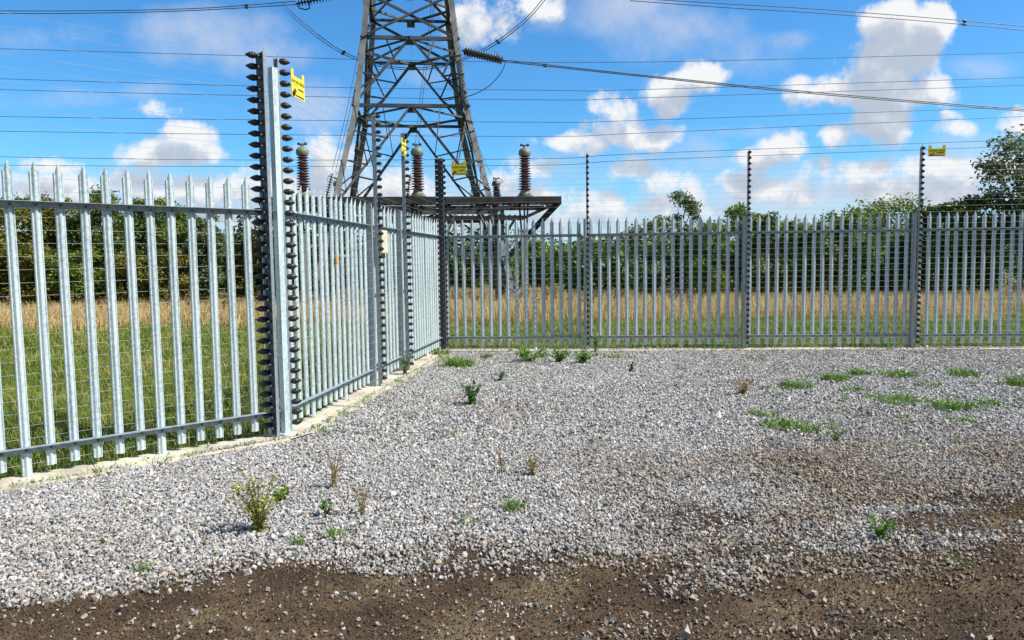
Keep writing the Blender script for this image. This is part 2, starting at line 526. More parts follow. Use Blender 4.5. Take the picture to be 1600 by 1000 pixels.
gx, gy = np.meshgrid(np.arange(-7.5, 14.01, .04), np.arange(1.2, 14.01, .04))
gz = rise(gx, gy) - .004
soilm = soil_amount(gx, gy)
gz = gz + soilm * (.022 * (fbm(gx * 5, gy * 5, 41, 4) - .40)) 
ins = inside(gx, gy)
gv = np.stack([gx.ravel(), gy.ravel(), gz.ravel()], 1)
nyy, nxx = gx.shape
idx = np.arange(nxx * nyy).reshape(nyy, nxx)
quads = np.stack([idx[:-1, :-1], idx[:-1, 1:], idx[1:, 1:], idx[1:, :-1]], -1)
ok = ins[:-1, :-1] > 0.02
yard = place('gravel_yard', raw_mesh('gravel_yard', gv, quads[ok].reshape(-1, 4), M['soil']))
tag(yard, kind='structure')
far_yard = MB()
far_yard.add([(-13, -14, -.05), (16, -14, -.05), (16, 11.6, -.05), (-1.2, 13.2, -.05), (-1.95, 6.9, -.05), (-12.2, -2.0, -.05)], [(0, 1, 2, 3, 4, 5)])
tag(far_yard.build('yard_ground', M['soil']), kind='structure')
fld = MB()
fld.add([(-900, -300, -.08), (900, -300, -.08), (900, 1500, -.08), (-900, 1500, -.08)], [(0, 1, 2, 3)])
tag(fld.build('field', M['field']), kind='structure')

# concrete strip under the fences: slabs with open joints
def strip(p, q, n, w0, w1, slab, skew=.12, z1=.03):
    m = MB()
    d = (q - p); L = d.length; d.normalize()
    k = max(1, round(L / slab))
    for i in range(k):
        a, b = i * L / k + .003, (i + 1) * L / k - .003
        zz = z1 + random.uniform(-.004, .004)
        nn = 5
        top0, top1 = [], []
        for j in range(nn + 1):
            t = a + (b - a) * j / nn
            e0, e1 = w0 + random.uniform(-.006, .006), w1 + random.uniform(-.014, .014)
            top0.append(p + d * (t - skew * w0) + n * e0 + ZUP * zz)
            top1.append(p + d * (t - skew * w1) + n * e1 + ZUP * (zz - .004))
        for j in range(nn):
            q4 = [top0[j], top1[j], top1[j + 1], top0[j + 1]]
            low4 = [v - ZUP * .14 for v in q4]
            m.add(q4 + low4, [(0, 1, 2, 3), (1, 5, 6, 2), (3, 7, 4, 0)] + ([(0, 4, 5, 1)] if j == 0 else []) + ([(2, 6, 7, 3)] if j == nn - 1 else []))
    return m


st = MB()
SO = .26
for m in (strip(P1 - dA * 9.5, P1 - dA * .02, nA, -.10, SO, 1.5), strip(P1 + dB * .08, P2 - dB * .36, nB, -.10, SO, 1.36), strip(P2 - dC * .05, P2 + dC * 13.2, nC, -.10, SO + .06, 1.45)):
    st.add(m.v, m.f)
st.add([P1 - dA * .02 + nA * -.1 + ZUP * .031, P1 - dA * .05 + nA * SO + ZUP * .031, P1 + dB * .07 + nB * SO + ZUP * .031, P1 + dB * .07 - nB * .1 + ZUP * .031], [(0, 1, 2, 3)])
tag(st.build('concrete_path', M['concrete']), kind='structure')

# ------------------------------------------------------------------ gravel: every stone a small faceted solid
rng = np.random.default_rng(5)
ICO_V = []
_t = (1 + 5 ** .5) / 2
for a, b in ((-1, _t), (1, _t), (-1, -_t), (1, -_t)):
    ICO_V += [(a, b, 0)]
for a, b in ((-1, _t), (1, _t), (-1, -_t), (1, -_t)):
    ICO_V += [(0, a, b)]
for a, b in ((-1, _t), (1, _t), (-1, -_t), (1, -_t)):
    ICO_V += [(b, 0, a)]
ICO_V = np.array(ICO_V) / math.sqrt(1 + _t * _t)
ICO_F = []
for i in range(12):
    for j in range(i + 1, 12):
        for k in range(j + 1, 12):
            e = [np.linalg.norm(ICO_V[a] - ICO_V[b]) for a, b in ((i, j), (j, k), (i, k))]
            if max(e) < 1.1:
                c = np.cross(ICO_V[j] - ICO_V[i], ICO_V[k] - ICO_V[i])
                ICO_F.append((i, j, k) if c.dot(ICO_V[i]) > 0 else (i, k, j))
ICO_F = np.array(ICO_F)
BOX_V = np.array([(a, b, c) for a in (-.62, .62) for b in (-.62, .62) for c in (-.62, .62)])
BOX_F = np.array([(0, 1, 3), (0, 3, 2), (4, 6, 7), (4, 7, 5), (0, 4, 5), (0, 5, 1), (2, 3, 7), (2, 7, 6), (0, 2, 6), (0, 6, 4), (1, 5, 7), (1, 7, 3)])
OCT_V = np.array([(1, 0, 0), (-1, 0, 0), (0, 1, 0), (0, -1, 0), (0, 0, 1), (0, 0, -1)], float)
OCT_F = np.array([(0, 2, 4), (2, 1, 4), (1, 3, 4), (3, 0, 4), (2, 0, 5), (1, 2, 5), (3, 1, 5), (0, 3, 5)])


def stones(x, y, z, size, tint, V0, F0):
    n = len(x)
    V_ = V0[None] * (1 + rng.uniform(-.30, .30, (n, len(V0), 1))) + rng.uniform(-.27, .27, (n, len(V0), 3))
    V_ = V_ * np.stack([size * rng.uniform(.8, 1.45, n), size * rng.uniform(.65, 1.05, n), size * rng.uniform(.45, .9, n)], 1)[:, None, :]
    q = rng.normal(0, 1, (n, 4)); q[:, 1:3] *= .6
    q /= np.linalg.norm(q, axis=1)[:, None]
    w, a, b, c = q.T
    Rm = np.stack([1 - 2 * (b * b + c * c), 2 * (a * b - c * w), 2 * (a * c + b * w), 2 * (a * b + c * w), 1 - 2 * (a * a + c * c), 2 * (b * c - a * w),
                   2 * (a * c - b * w), 2 * (b * c + a * w), 1 - 2 * (a * a + b * b)], 1).reshape(n, 3, 3)
    V_ = np.einsum('nij,nkj->nki', Rm, V_) + np.stack([x, y, z], 1)[:, None, :]
    F_ = F0[None] + (np.arange(n) * len(V0))[:, None, None]
    C_ = np.repeat(tint[:, None, :], len(V0), 1)
    return V_.reshape(-1, 3), F_.reshape(-1, 3), C_.reshape(-1, 3)


def tints(x, y):
    n = len(x)
    g = np.clip(rng.normal(.46, .125, n), .10, .78)
    c = np.stack([g * 1.0, g * .978, g * .952], 1)
    warm = rng.random(n) < .17
    c[warm] *= np.array([1.06, .96, .82])
    cool = rng.random(n) < .13
    c[cool] *= np.array([.78, .86, .93])
    dirty = np.clip(.72 * np.exp(-((y - (5.75 + .04 * x + 1.2 * (fbm(x * .6, y * .3, 53, 3) - .5))) / .5) ** 2) * np.clip((x + .2) / 1.2, 0, 1) * fbm(x * 1.5, y * 2, 51, 3) * 1.2 + soil_amount(x, y) * .35 + .75 * np.clip((x + .4) / 1.8, 0, 1) * np.clip((6.0 - y) / 1.2, 0, 1) * np.clip((fbm(x * 1.2, y * 2.0, 59, 5) - .36) * 4, 0, 1) + .25 * np.clip(fbm(x * .8, y * .8, 57, 3) - .52, 0, 1) * 4, 0, 1)
    return c * (1 - dirty[:, None] * np.array([.36, .46, .58]))


def scatter(x0, x1, y0, y1, step):
    X, Y = np.meshgrid(np.arange(x0, x1, step), np.arange(y0, y1, step))
    X, Y = X.ravel(), Y.ravel()
    return X + rng.uniform(-.5, .5, len(X)) * step, Y + rng.uniform(-.5, .5, len(X)) * step


parts_v, parts_f, parts_c, off = [], [], [], 0
for (y0, y1, step, size, V0, F0, lift) in ((2.6, 6.6, .0170, .0091, BOX_V, BOX_F, 0), (2.6, 6.6, .0225, .0098, ICO_V, ICO_F, .010),
                                            (6.6, 13.7, .0225, .0128, OCT_V, OCT_F, .002), (6.6, 13.7, .032, .0140, OCT_V, OCT_F, .012)):
    x, y = scatter(-6.2, 12.0, y0, y1, step)
    keep = (x > -.78 * y - .8) & (x < .78 * y + .9)
    x, y = x[keep], y[keep]
    e = inside(x, y)
    wob = .195 + .09 * (fbm(x * 1.7, y * 1.7, 61, 3) - .5)
    sa = soil_amount(x, y)
    keep = ((e > wob - .02) | ((e > .03) & (rng.random(len(x)) < .018))) & (rng.random(len(x)) > np.clip(sa * 1.18 - .03, 0, .982))
    if lift > .004:
        keep &= (rng.random(len(x)) < .55)
    x, y = x[keep], y[keep]
    sz = size * np.exp(rng.normal(0, .26, len(x)))
    kz = np.where(e[keep] < .2, .028, 0)
    sz = np.where(rng.random(len(x)) < .006, sz * 1.6, sz)
    Vn, Fn, Cn = stones(x, y, rise(x, y) + kz + sz * .35 + lift * rng.random(len(x)) * 1.4, sz, tints(x, y), V0, F0)
    parts_v.append(Vn); parts_f.append(Fn + off); parts_c.append(Cn); off += len(Vn)
# brown crumbs of earth, a separate loose layer
cx, cy = scatter(-3.3, 4.4, 2.7, 5.1, .0125)
ca = soil_amount(cx, cy)
kk = (ca > .22) & (rng.random(len(cx)) < .75)
cx, cy = cx[kk], cy[kk]
cs_ = .0032 * np.exp(rng.normal(0, .5, len(cx)))
cb = rng.uniform(.035, .13, len(cx))[:, None] * np.array([[1.0, .66, .36]]) * (.8 + .5 * fbm(cx * 1.3, cy * 1.8, 141, 4))[:, None]
Vn, Fn, Cn = stones(cx, cy, rise(cx, cy) + soil_amount(cx, cy) * .022 * (fbm(cx * 5, cy * 5, 41, 4) - .40) + .001, cs_, cb, OCT_V, OCT_F)
tag(place('soil_crumbs', raw_mesh('soil_crumbs', Vn, Fn, M['stone'], Cn)), 'loose brown earth crumbs on the bare soil', 'soil', kind='stuff')
# loose small chippings over the bare soil
x, y = scatter(-3.4, 4.6, 2.6, 5.2, .019)
sa = soil_amount(x, y)
keep = (sa > .3) & (rng.random(len(x)) < .07 + 1.9 * np.clip(fbm(x * 1.9, y * 3.6, 71, 5) - .47, 0, 1) * np.clip((x + 2.2) / 2.4, .08, 1))
x, y = x[keep], y[keep]
sz = .0048 * np.exp(rng.normal(0, .5, len(x)))
tn = tints(x, y) * rng.uniform(.65, 1.3, (len(x), 1))
Vn, Fn, Cn = stones(x, y, rise(x, y) + sz * .3 + .006, sz, tn, BOX_V, BOX_F)
parts_v.append(Vn); parts_f.append(Fn + off); parts_c.append(Cn)
grav = place('gravel', raw_mesh('gravel', np.concatenate(parts_v), np.concatenate(parts_f), M['stone'], np.concatenate(parts_c)))
tag(grav, 'pale grey crushed stone spread over the yard', 'gravel', kind='stuff')


# ------------------------------------------------------------------ blades
def leaf_quads(c, size, up=.35):
    n = len(c)
    nrm = rng.normal(0, 1, (n, 3)); nrm[:, 2] = np.abs(nrm[:, 2]) + up
    nrm /= np.linalg.norm(nrm, axis=1)[:, None]
    a = np.cross(nrm, rng.normal(0, 1, (n, 3))); a /= np.linalg.norm(a, axis=1)[:, None]
    b = np.cross(nrm, a)
    s = (size * rng.uniform(.6, 1.3, n))[:, None]
    v = np.stack([c - a * s * .75, c - b * s * .36 + nrm * s * .08, c + a * s * .75, c + b * s * .36 + nrm * s * .08], 1)
    f = np.array([[0, 1, 2, 3]])[None] + (np.arange(n) * 4)[:, None, None]
    return v.reshape(-1, 3), f.reshape(-1, 4)


def blades(x, y, z, h, w, lean, mat, name, seg2=True, curl=.5):
    n = len(x)
    a = rng.uniform(0, 2 * math.pi, n)
    ca, sa_ = np.cos(a), np.sin(a)
    la = rng.uniform(0, 2 * math.pi, n)
    lx, ly = np.cos(la) * lean * h, np.sin(la) * lean * h
    base = np.stack([x, y, z], 1)
    side = np.stack([ca * w / 2, sa_ * w / 2, np.zeros(n)], 1)
    mid = base + np.stack([lx * .35, ly * .35, h * .6], 1)
    tip = base + np.stack([lx, ly, h * (1 - .35 * np.abs(lean) * curl)], 1)
    vs = np.stack([base - side, base + side, mid + side * .8, mid - side * .8, tip], 1)
    o = (np.arange(n) * 5)[:, None, None]
    fs = np.array([[0, 1, 2], [0, 2, 3], [3, 2, 4]])[None] + o
    return vs.reshape(-1, 3), fs.reshape(-1, 3)


def blade_object(name, sets, mat):
    V_, F_, o = [], [], 0
    for v, f in sets:
        V_.append(v); F_.append(f + o); o += len(v)
    return place(name, raw_mesh(name, np.concatenate(V_), np.concatenate(F_), mat))


# green field grass
sets = []
def field_points(n, x0, x1, y0, y1):
    x, y = rng.uniform(x0, x1, n), rng.uniform(y0, y1, n)
    k = inside(x, y) < -.11
    return x[k], y[k]
x, y = field_points(120000, -13, -1.2, 2.5, 13)
e = -inside(x, y)
h = rng.uniform(.05, .19, len(x)) * (.45 + 2.2 * fbm(x * 1.3, y * 1.3, 81, 4) ** 2.2) + .10 * np.exp(-((e - .3) / .4) ** 2) * rng.random(len(x))
sets.append(blades(x, y, np.full(len(x), -.08), h, rng.uniform(.006, .012, len(x)), rng.uniform(.2, 1.0, len(x)), None, ''))
x, y = field_points(130000, -17, 17, 12.2, 23)
h = rng.uniform(.06, .22, len(x)) * (.45 + 2.2 * fbm(x * 1.1, y * 1.1, 82, 4) ** 2.2)
sets.append(blades(x, y, np.full(len(x), -.08), h, rng.uniform(.010, .020, len(x)), rng.uniform(.2, 1.0, len(x)), None, ''))
tag(blade_object('grass', sets, M['grass']), 'rough green field grass beyond the fences', 'grass', kind='stuff')
# tall dry grass further out
sets = []
n = 190000
y = 18.6 + 25 * rng.random(n) ** 1.9
x = rng.uniform(-1, 1, n) * (y * .80 + 2) 
edge = 18.4 + 2.6 * fbm(x * .35, y * .1, 91, 4)
edge = edge + rng.exponential(.35, len(x))
k = y > edge
x, y = x[k], y[k]
h = (.60 - .011 * (y - 21.5)) * np.clip((y - 17.6) / 3.0, .35, 1) * rng.uniform(.65, 1.12, len(x)) * (.82 + .36 * fbm(x * .6, y * .6, 92, 3))
sets.append(blades(x, y, np.full(len(x), -.08), h, rng.uniform(.010, .024, len(x)), rng.uniform(.05, .45, len(x)), None, ''))
x, y = field_points(16000, -15, 15, 3, 20)
k = fbm(x * .9, y * .9, 151, 4) > .47
x, y = x[k], y[k]
sets.append(blades(x, y, np.full(len(x), -.08), rng.uniform(.10, .30, len(x)), rng.uniform(.005, .012, len(x)), rng.uniform(.3, 1.1, len(x)), None, ''))
tag(blade_object('dry_grass', sets, M['straw']), 'tall straw coloured dry grass across the field', 'dry grass', kind='stuff')
y = 21.8 + 8 * rng.random(420); x = rng.uniform(-1, 1, 420) * (y * .78)
HD = []
for i in range(len(x)):
    hh = rng.uniform(.6, 1.0) - .02 * (y[i] - 21)
    k_ = 26
    HD.append(np.stack([x[i] + rng.normal(0, .025, k_), y[i] + rng.normal(0, .025, k_), -.08 + hh * rng.uniform(.55, 1.05, k_)], 1))
v, f = leaf_quads(np.concatenate(HD), .05)
M['dock'] = material('dock_heads', (.06, .035, .015), (.14, .09, .035), scale=.4, rough=.8, island=.4, c3=(.30, .26, .05))
tag(place('seed_heads', raw_mesh('seed_heads', v, f, M['dock'])), 'brown dock seed heads standing in the dry grass', 'dry weeds', kind='stuff')
# short dead fibres lying on the bare soil
x, y = rng.uniform(-3.2, 4.2, 52000), rng.uniform(2.6, 5.3, 52000)
k = (soil_amount(x, y) > .25) & (rng.random(len(x)) < .35 + .65 * (fbm(x * 2.2, y * 3, 95, 3) > .5))
x, y = x[k], y[k]
v, f = blades(x, y, rise(x, y) + .006, rng.uniform(.006, .022, len(x)), rng.uniform(.001, .0025, len(x)), rng.uniform(1.0, 3.2, len(x)), None, '', curl=.2)
M['fibre'] = material('dead_fibre', (.07, .045, .02), (.17, .12, .06), scale=3, rough=.9, island=.6, c3=(.30, .23, .12))
tag(blade_object('dead_grass', [(v, f)], M['fibre']), 'matted dead roots and grass on the bare soil', 'dead grass', kind='stuff')

# ------------------------------------------------------------------ palisade fences
PALE_H, PALE_LOW, PITCH_M = 2.40, .09, .158


def pale_mesh(low, d, n):
    """W section pale; d along the fence, n towards the yard"""
    outer = [(-.0345, -.012), (-.031, .001), (-.026, .004), (-.020, .000), (-.004, .014), (.004, .014), (.020, .000), (.026, .004), (.031, .001), (.0345, -.012)]
    t = .0032
    m = MB()
    k = len(outer)
    def top(x):
        a = abs(x)
        if a < .006: return PALE_H
        if a < .014: return PALE_H - .018
        return PALE_H - .062 - (a - .024) * 1.2
    vs = []
    for (x_, y_) in outer:
        for yy in (y_, y_ - t):
            b = d * x_ + n * (yy - .014)
            vs += [b + ZUP * low, b + ZUP * top(x_)]
    fs = []
    for i in range(k - 1):
        o, q = i * 4, (i + 1) * 4
        fs += [(o, q, q + 1, o + 1), (o + 2, o + 3, q + 3, q + 2), (o + 1, q + 1, q + 3, o + 3), (o, o + 2, q + 2, q)]
    fs += [(0, 1, 3, 2), ((k - 1) * 4, (k - 1) * 4 + 2, (k - 1) * 4 + 3, (k - 1) * 4 + 1)]
    m.add(vs, fs)
    nf = len(m.f)
    for z in (.232, 2.082):
        m.lathe(n * .005 + ZUP * z, n, [(0, .009), (.008, .009), (.010, .005)], 6)
    me = m.mesh('pale', M['galv'])
    me.materials.append(M['bolt'])
    for i in range(nf, len(me.polygons)):
        me.polygons[i].material_index = 1
    return me


def rail_mb(p, q, n, z):
    m = MB()
    a, b = p + ZUP * z, q + ZUP * z
    m.angle(a + ZUP * .025, b + ZUP * .025, .05, .005, n, -ZUP)
    return m


def post_mb(p, d, n, h=2.36, w=.048, dep=.11):
    m = MB()
    # I section: two flanges across the fence line and a web between
    m.box(p + n * (dep / 2 - .006) + ZUP * (h / 2 + .02), w * .9, .012, h, d, n)
    m.box(p - n * (dep / 2 - .006) + ZUP * (h / 2 + .02), w * .9, .012, h, d, n)
    m.box(p + d * (w * .45 - .004) + ZUP * (h / 2 + .02), .008, dep - .026, h - .006, d, n)
    m.box(p - d * (w * .45 - .004) + ZUP * (h / 2 + .02), .008, dep - .026, h - .006, d, n)
    return m


def palisade(label, start, d, n, bays, first_gap=.11):
    """bays: list of (distance of the bay's start post, end post, has end post); pales between them"""
    root = empty('palisade_fence', start, label, 'fence', 'palisade fence runs round the yard')
    low, tall = pale_mesh(PALE_LOW, d, n), pale_mesh(.03, d, n)
    for (s0, s1, end_post) in bays:
        a, b = s0 + first_gap, s1 - first_gap
        cnt = max(2, round((b - a) / PITCH_M) + 1)
        pts = []
        for i in range(cnt):
            t = a + (b - a) * i / (cnt - 1)
            p = start + d * t + n * random.uniform(-.0008, .0008)
            pl = place('pale', tall if i % 6 == 4 else low, root, p + ZUP * random.uniform(-.004, .003))
            pl.rotation_euler = (random.gauss(0, .0022), random.gauss(0, .0022), random.gauss(0, .012))
            pts.append(start + d * t)
        for z in (.235, 2.085):
            rail_mb(start + d * (s0 + .05), start + d * (s1 - .05), n, z).build('rail', M['galv_post'], root)
        if end_post:
            post_mb(start + d * s1, d, n).build('post', M['galv_post'], root)
    return root


LA = 9.2
palisade('galvanised palisade fence across the lit grass, nearest and largest run of steel pales', P1 - dA * LA, dA, nA,
         [(LA - 8.4, LA - 5.6, True), (LA - 5.6, LA - 2.80, True), (LA - 2.80, LA, False)])
LB = (P2 - P1).length
tB1, tB2 = 2.66, 4.03
palisade('galvanised palisade fence receding from near corner post to far corner post', P1, dB, nB,
         [(0, tB1, True), (tB1, tB2, True), (tB2, LB, False)])
tC = [(at(px, 545, 13).x, px) for px in (918, 1164, 1427)]
def c_at(px):
    """distance along the far run under photo column px"""
    r = ray(px, 545)
    k = (P2.x * dC.y - P2.y * dC.x) / (r.x * dC.y - r.y * dC.x)
    return (Vector((r.x * k, r.y * k, 0)) - P2).dot(dC)
tC = [c_at(px) for px in (914.5, 1160.5, 1423)]
palisade('galvanised palisade fence along the back of the yard in front of trees', P2, dC, nC,
         [(0, tC[0], True), (tC[0], tC[1], True), (tC[1], tC[2], True), (tC[2], tC[2] + 2.85, True), (tC[2] + 2.85, tC[2] + 5.7, True)])

# ------------------------------------------------------------------ electric fence poles and corner posts
LEVELS = [.13 + .0985 * i for i in range(35)]
WOFF = .185                         # wires stand this far inside the fence line


def channel_mb(c, d, n, wd, dep, h, z0=.03, t=.004):
    """open channel, web across d, lips along d"""
    m = MB()
    hc = z0 + (h - z0) / 2
    m.box(c - d * (wd / 2 - t / 2) + ZUP * hc, t, dep, h - z0, d, n)
    m.box(c + n * (dep / 2 - t / 2) + d * (t / 2) + ZUP * (hc - .001), wd - t, t, h - z0 - .002, d, n)
    m.box(c - n * (dep / 2 - t / 2) + d * (t / 2) + ZUP * (hc - .001), wd - t, t, h - z0 - .002, d, n)
    # cut ends of the lips stand a little proud at the top
    m.box(c + n * (dep / 2 - t / 2) + ZUP * (h + .02), .012, t * .9, .05, d, n)
    return m


BEAD = [(0, .010), (.008, .012), (.012, .026), (.022, .028), (.026, .015), (.032, .014), (.036, .027), (.048, .027), (.054, .016), (.066, .012), (.07, .004)]


def bead_mesh(n):
    return MB().lathe((0, 0, 0), n, BEAD, 10).mesh('insulator', M['black'], True)


def line_pole(p, d, n, label, h=3.50):
    root = empty('electric_fence_pole', p, label, 'fence pole', 'slender electric fence poles')
    c = p + n * .090
    channel_mb(c, d, n, .034, .045, h).build('pole', M['galv_post'], root)
    me = bead_mesh(n)
    for z in LEVELS:
        place('insulator', me, root, c + n * .0225 + d * .008 + ZUP * z)
    br = MB()
    for z in (.30, 1.2, 2.0):
        br.box(p + n * .0515 + ZUP * z, .05, .003, .05, d, n)
    br.build('bracket', M['galv_post'], root)
    return root


line_pole(P1 + dB * (tB1 + .062), dB, nB, 'electric fence pole with black insulators beside the cream box')
line_pole(P1 + dB * (tB2 + .062), dB, nB, 'electric fence pole on the side run just left of the small edge-on sign')
line_pole(P2 + dC * (tC[0] + .045), dC, nC, 'electric fence pole standing nearest to the pylon platform on the back run')
line_pole(P2 + dC * (tC[1] + .045), dC, nC, 'middle electric fence pole of the back run in front of bushy trees')
line_pole(P2 + dC * (tC[2] + .045), dC, nC, 'electric fence pole of the back run just beside the right-hand yellow sign')
line_pole(P2 + dC * (tC[2] + 2.90), dC, nC, 'electric fence pole at the right end of the back run')

LENS = [(0, .010), (.010, .016), (.020, .026), (.038, .033), (.046, .029), (.052, .035), (.066, .036), (.073, .031), (.080, .033), (.100, .025), (.118, .014), (.130, .008), (.136, .003)]


def strain_mesh(axis, side, rod):
    """long egg insulator with its eye bolt and ball end"""
    m = MB()
    m.lathe((0, 0, 0), axis, LENS, 10)
    m.tube([-axis * rod, axis * .004], .0065, 6)
    return m.mesh('insulator', M['black'], True)


LENS = [(t_ * .84, r_ * .84) for t_, r_ in LENS]


def ball_mesh(side, axis):
    m = MB()
    prof = [(-.014, .002), (-.011, .009), (-.004, .0135), (.004, .0135), (.011, .009), (.014, .002)]
    m.lathe((0, 0, 0), axis, prof, 10)
    m.tube([-axis * .012, -axis * .07], .0075, 6)
    return m.mesh('ball_end', M['bolt'], True)


def corner_post(p, d0, n0, d1, n1, label, h=3.36, off0=.105, off1=.045):
    """tension post: wires leave it along -d0 and along +d1"""
    root = empty('electric_fence_corner_post', p, label, 'fence post', 'tall electric fence corner posts')
    bis = (n0 + n1 * .55).normalized()
    side = Vector((-bis.y, bis.x, 0))
    c = p + bis * .02
    m = MB()
    m.box(c + ZUP * (h / 2 + .03), .060, .062, h, side, bis)
    m.box(c + ZUP * .037, .15, .15, .014, side, bis)
    m.build('post', M['galv'], root)
    c0 = p - d0 * off0 + n0 * .03
    k0 = channel_mb(c0, d0, n0, .028, .15, 3.50).build('channel', M['galv_post'], root)
    MB().box(c0 - d0 * .0165 + ZUP * 1.77, .003, .146, 3.44, d0, n0).build('web', M['galv_shaded'], k0)  # dark sheet laid over the web, carrying its shade in the colour
    c1 = p + d1 * off1 + n1 * .03
    channel_mb(c1, -d1, n1, .03, .04, 3.49).build('channel', M['galv_post'], root)
    m0, m1 = strain_mesh((-d0 - n0 * .25).normalized(), n0, .05), strain_mesh((d1 * .75 + n1 * .62).normalized(), n1, .05)
    b0, b1 = ball_mesh(n0, -d0), ball_mesh(n1, d1)
    for z in LEVELS:
        place('insulator', m0, root, c0 - d0 * .015 - n0 * .022 + ZUP * z)
        place('insulator', m1, root, c1 + d1 * .015 + n1 * .016 + ZUP * (z - .01))
        place('ball_end', b0, root, c0 - d0 * .045 + n0 * .045 + ZUP * (z - .02))
    return root, c0, c1


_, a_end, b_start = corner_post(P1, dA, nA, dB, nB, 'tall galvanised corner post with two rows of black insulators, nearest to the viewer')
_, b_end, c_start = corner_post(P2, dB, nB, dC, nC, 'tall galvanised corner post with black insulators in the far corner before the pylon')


def wire_run(p, q, label, r, sag):
    root = empty('electric_fence_wires', (p + q) / 2, label, 'electric fence', 'electric fence wire runs')
    pts = [p.lerp(q, i / 8) - ZUP * (sag * (1 - (2 * i / 8 - 1) ** 2)) for i in range(9)]
    me = MB().tube([v - (p + q) / 2 for v in pts], r, 5).mesh('wire', M['wire'])
    for z in LEVELS:
        place('wire', me, root, (p + q) / 2 + ZUP * z)
    return root


wire_run(a_end - dA * 8.6 + nA * .02, a_end - dA * .15 - nA * .075, 'thin parallel electric wires strung in front of the near lit fence run', .0012, .015)
wire_run(b_start + dB * .11 + nB * .115, b_end - dB * .15 - nB * .075, 'thin parallel electric wires strung along the receding side fence', .0012, .006)
wire_run(c_start + dC * .11 + nC * .115, c_start + dC * 11.6 + nC * .115, 'thin parallel electric wires strung along the back fence against the sky', .0013, .006)

# ------------------------------------------------------------------ warning signs, box and tag
def letters(txt, size, c, ax, n, mat, parent, name):
    cu = bpy.data.curves.new(name, 'FONT')
    cu.body = txt; cu.size = size; cu.align_x = 'CENTER'; cu.align_y = 'CENTER'; cu.extrude = .0006
    tmp = bpy.data.objects.new(name, cu); COL.objects.link(tmp)
    me = bpy.data.meshes.new_from_object(tmp.evaluated_get(bpy.context.evaluated_depsgraph_get()))
    bpy.data.objects.remove(tmp)
    az = ax.cross(n)
    mtx = Matrix(((ax.x, -az.x, n.x), (ax.y, -az.y, n.y), (ax.z, -az.z, n.z)))
    me.transform(Matrix.Translation(c) @ mtx.to_4x4())
    me.materials.clear(); me.materials.append(mat)
    return place(name, me, parent)


def warning_sign(c, ax, n, label, w=.30, h=.19):
    root = empty('warning_sign', c, label, 'sign', 'yellow electric fence warning signs')
    m = MB()
    def plate(x0, x1, z0, z1, t=.004):
        m.box(c + ax * ((x0 + x1) / 2) + ZUP * ((z0 + z1) / 2), x1 - x0, t, z1 - z0, ax, n)
    plate(-w / 2, w / 2, -h / 2, h / 2)
    plate(-w / 2, -w / 2 + .055, h / 2, h / 2 + .055)
    plate(w / 2 - .055, w / 2, h / 2, h / 2 + .055)
    m.build('plate', M['yellow'], root)
    o = n * .0035
    letters('ELECTRIC FENCE', .037, c + o + ZUP * (h * .24), ax, n, M['ink'], root, 'lettering')
    hand = MB()
    hand.tube([c + o - ax * (w * .40) - ZUP * (h * .40), c + o - ax * (w * .31) - ZUP * (h * .27), c + o - ax * (w * .26) - ZUP * (h * .14)], [.022, .019, .008], 6)
    for k in range(4):
        s = c + o - ax * (w * .30 - k * .008) - ZUP * (h * .20 - k * .004 + .004 * k)
        hand.tube([s, s + ax * .026 + ZUP * (.030 - .011 * k)], [.0042, .003], 5)
    hd = hand.build('hand_symbol', M['ink'], root)
    ln = MB()
    ln.box(c + o + ax * .06 - ZUP * (h * .05), w * .40, .0012, .012, ax, n)
    ln.box(c + o + ax * .035 - ZUP * (h * .40), w * .62, .0012, .012, ax, n)
    ln.build('stripe', M['ink'], root)
    return root


def on_run(px, py, p, d, n, off):
    """point on the vertical plane of a wire run behind photo pixel"""
    r = ray(px, py); base = p + n * off; o = Vector((0, 0, EYE))
    k = (base - o).dot(n) / r.dot(n)
    return o + r * k


warning_sign(on_run(465.5, 138, P1, dB, nB, .14), dB, nB, 'yellow warning sign hung on the wires beside the near corner post')
warning_sign(on_run(631, 233, P1, dB, nB, .14), dB, nB, 'small yellow warning sign seen nearly edge-on beside the far side-run pole', w=.24)
warning_sign(on_run(717, 265, P2, dC, nC, .15), dC, nC, 'yellow warning sign on the back wires in front of the pylon legs', w=.265)
warning_sign(on_run(1464, 238, P2, dC, nC, .15), dC, nC, 'yellow warning sign on the back wires against the clouds', w=.285, h=.13)

c = P1 + dB * (tB1 + .26) + nB * .10 + ZUP * 1.90
jb = empty('junction_box', c, 'cream plastic box fixed among the insulators of the receding side fence', 'box')
b_ = MB(); b_.box(c, .26, .07, .30, dB, nB); b_.box(c + nB * .037, .24, .006, .28, dB, nB)
b_.build('casing', M['cream'], jb)
b_ = MB(); b_.lathe(c - ZUP * .15, -ZUP, [(0, .016), (.03, .016), (.035, .02), (.06, .02)], 8); b_.lathe(c - ZUP * .15 + dB * .07, -ZUP, [(0, .016), (.03, .016), (.035, .02), (.06, .02)], 8)
b_.build('cable_gland', M['black'], jb)
oc = on_run(526.5, 407, P1, dB, nB, .03)
tg = MB(); tg.box(oc, .06, .008, .08, dB, nB); tg.tube([oc + ZUP * .04, oc + ZUP * .07 - nB * .01], .003, 5)
tag(tg.build('marker_tag', M['orange']), 'small orange tag tied to a pale of the side fence', 'tag')

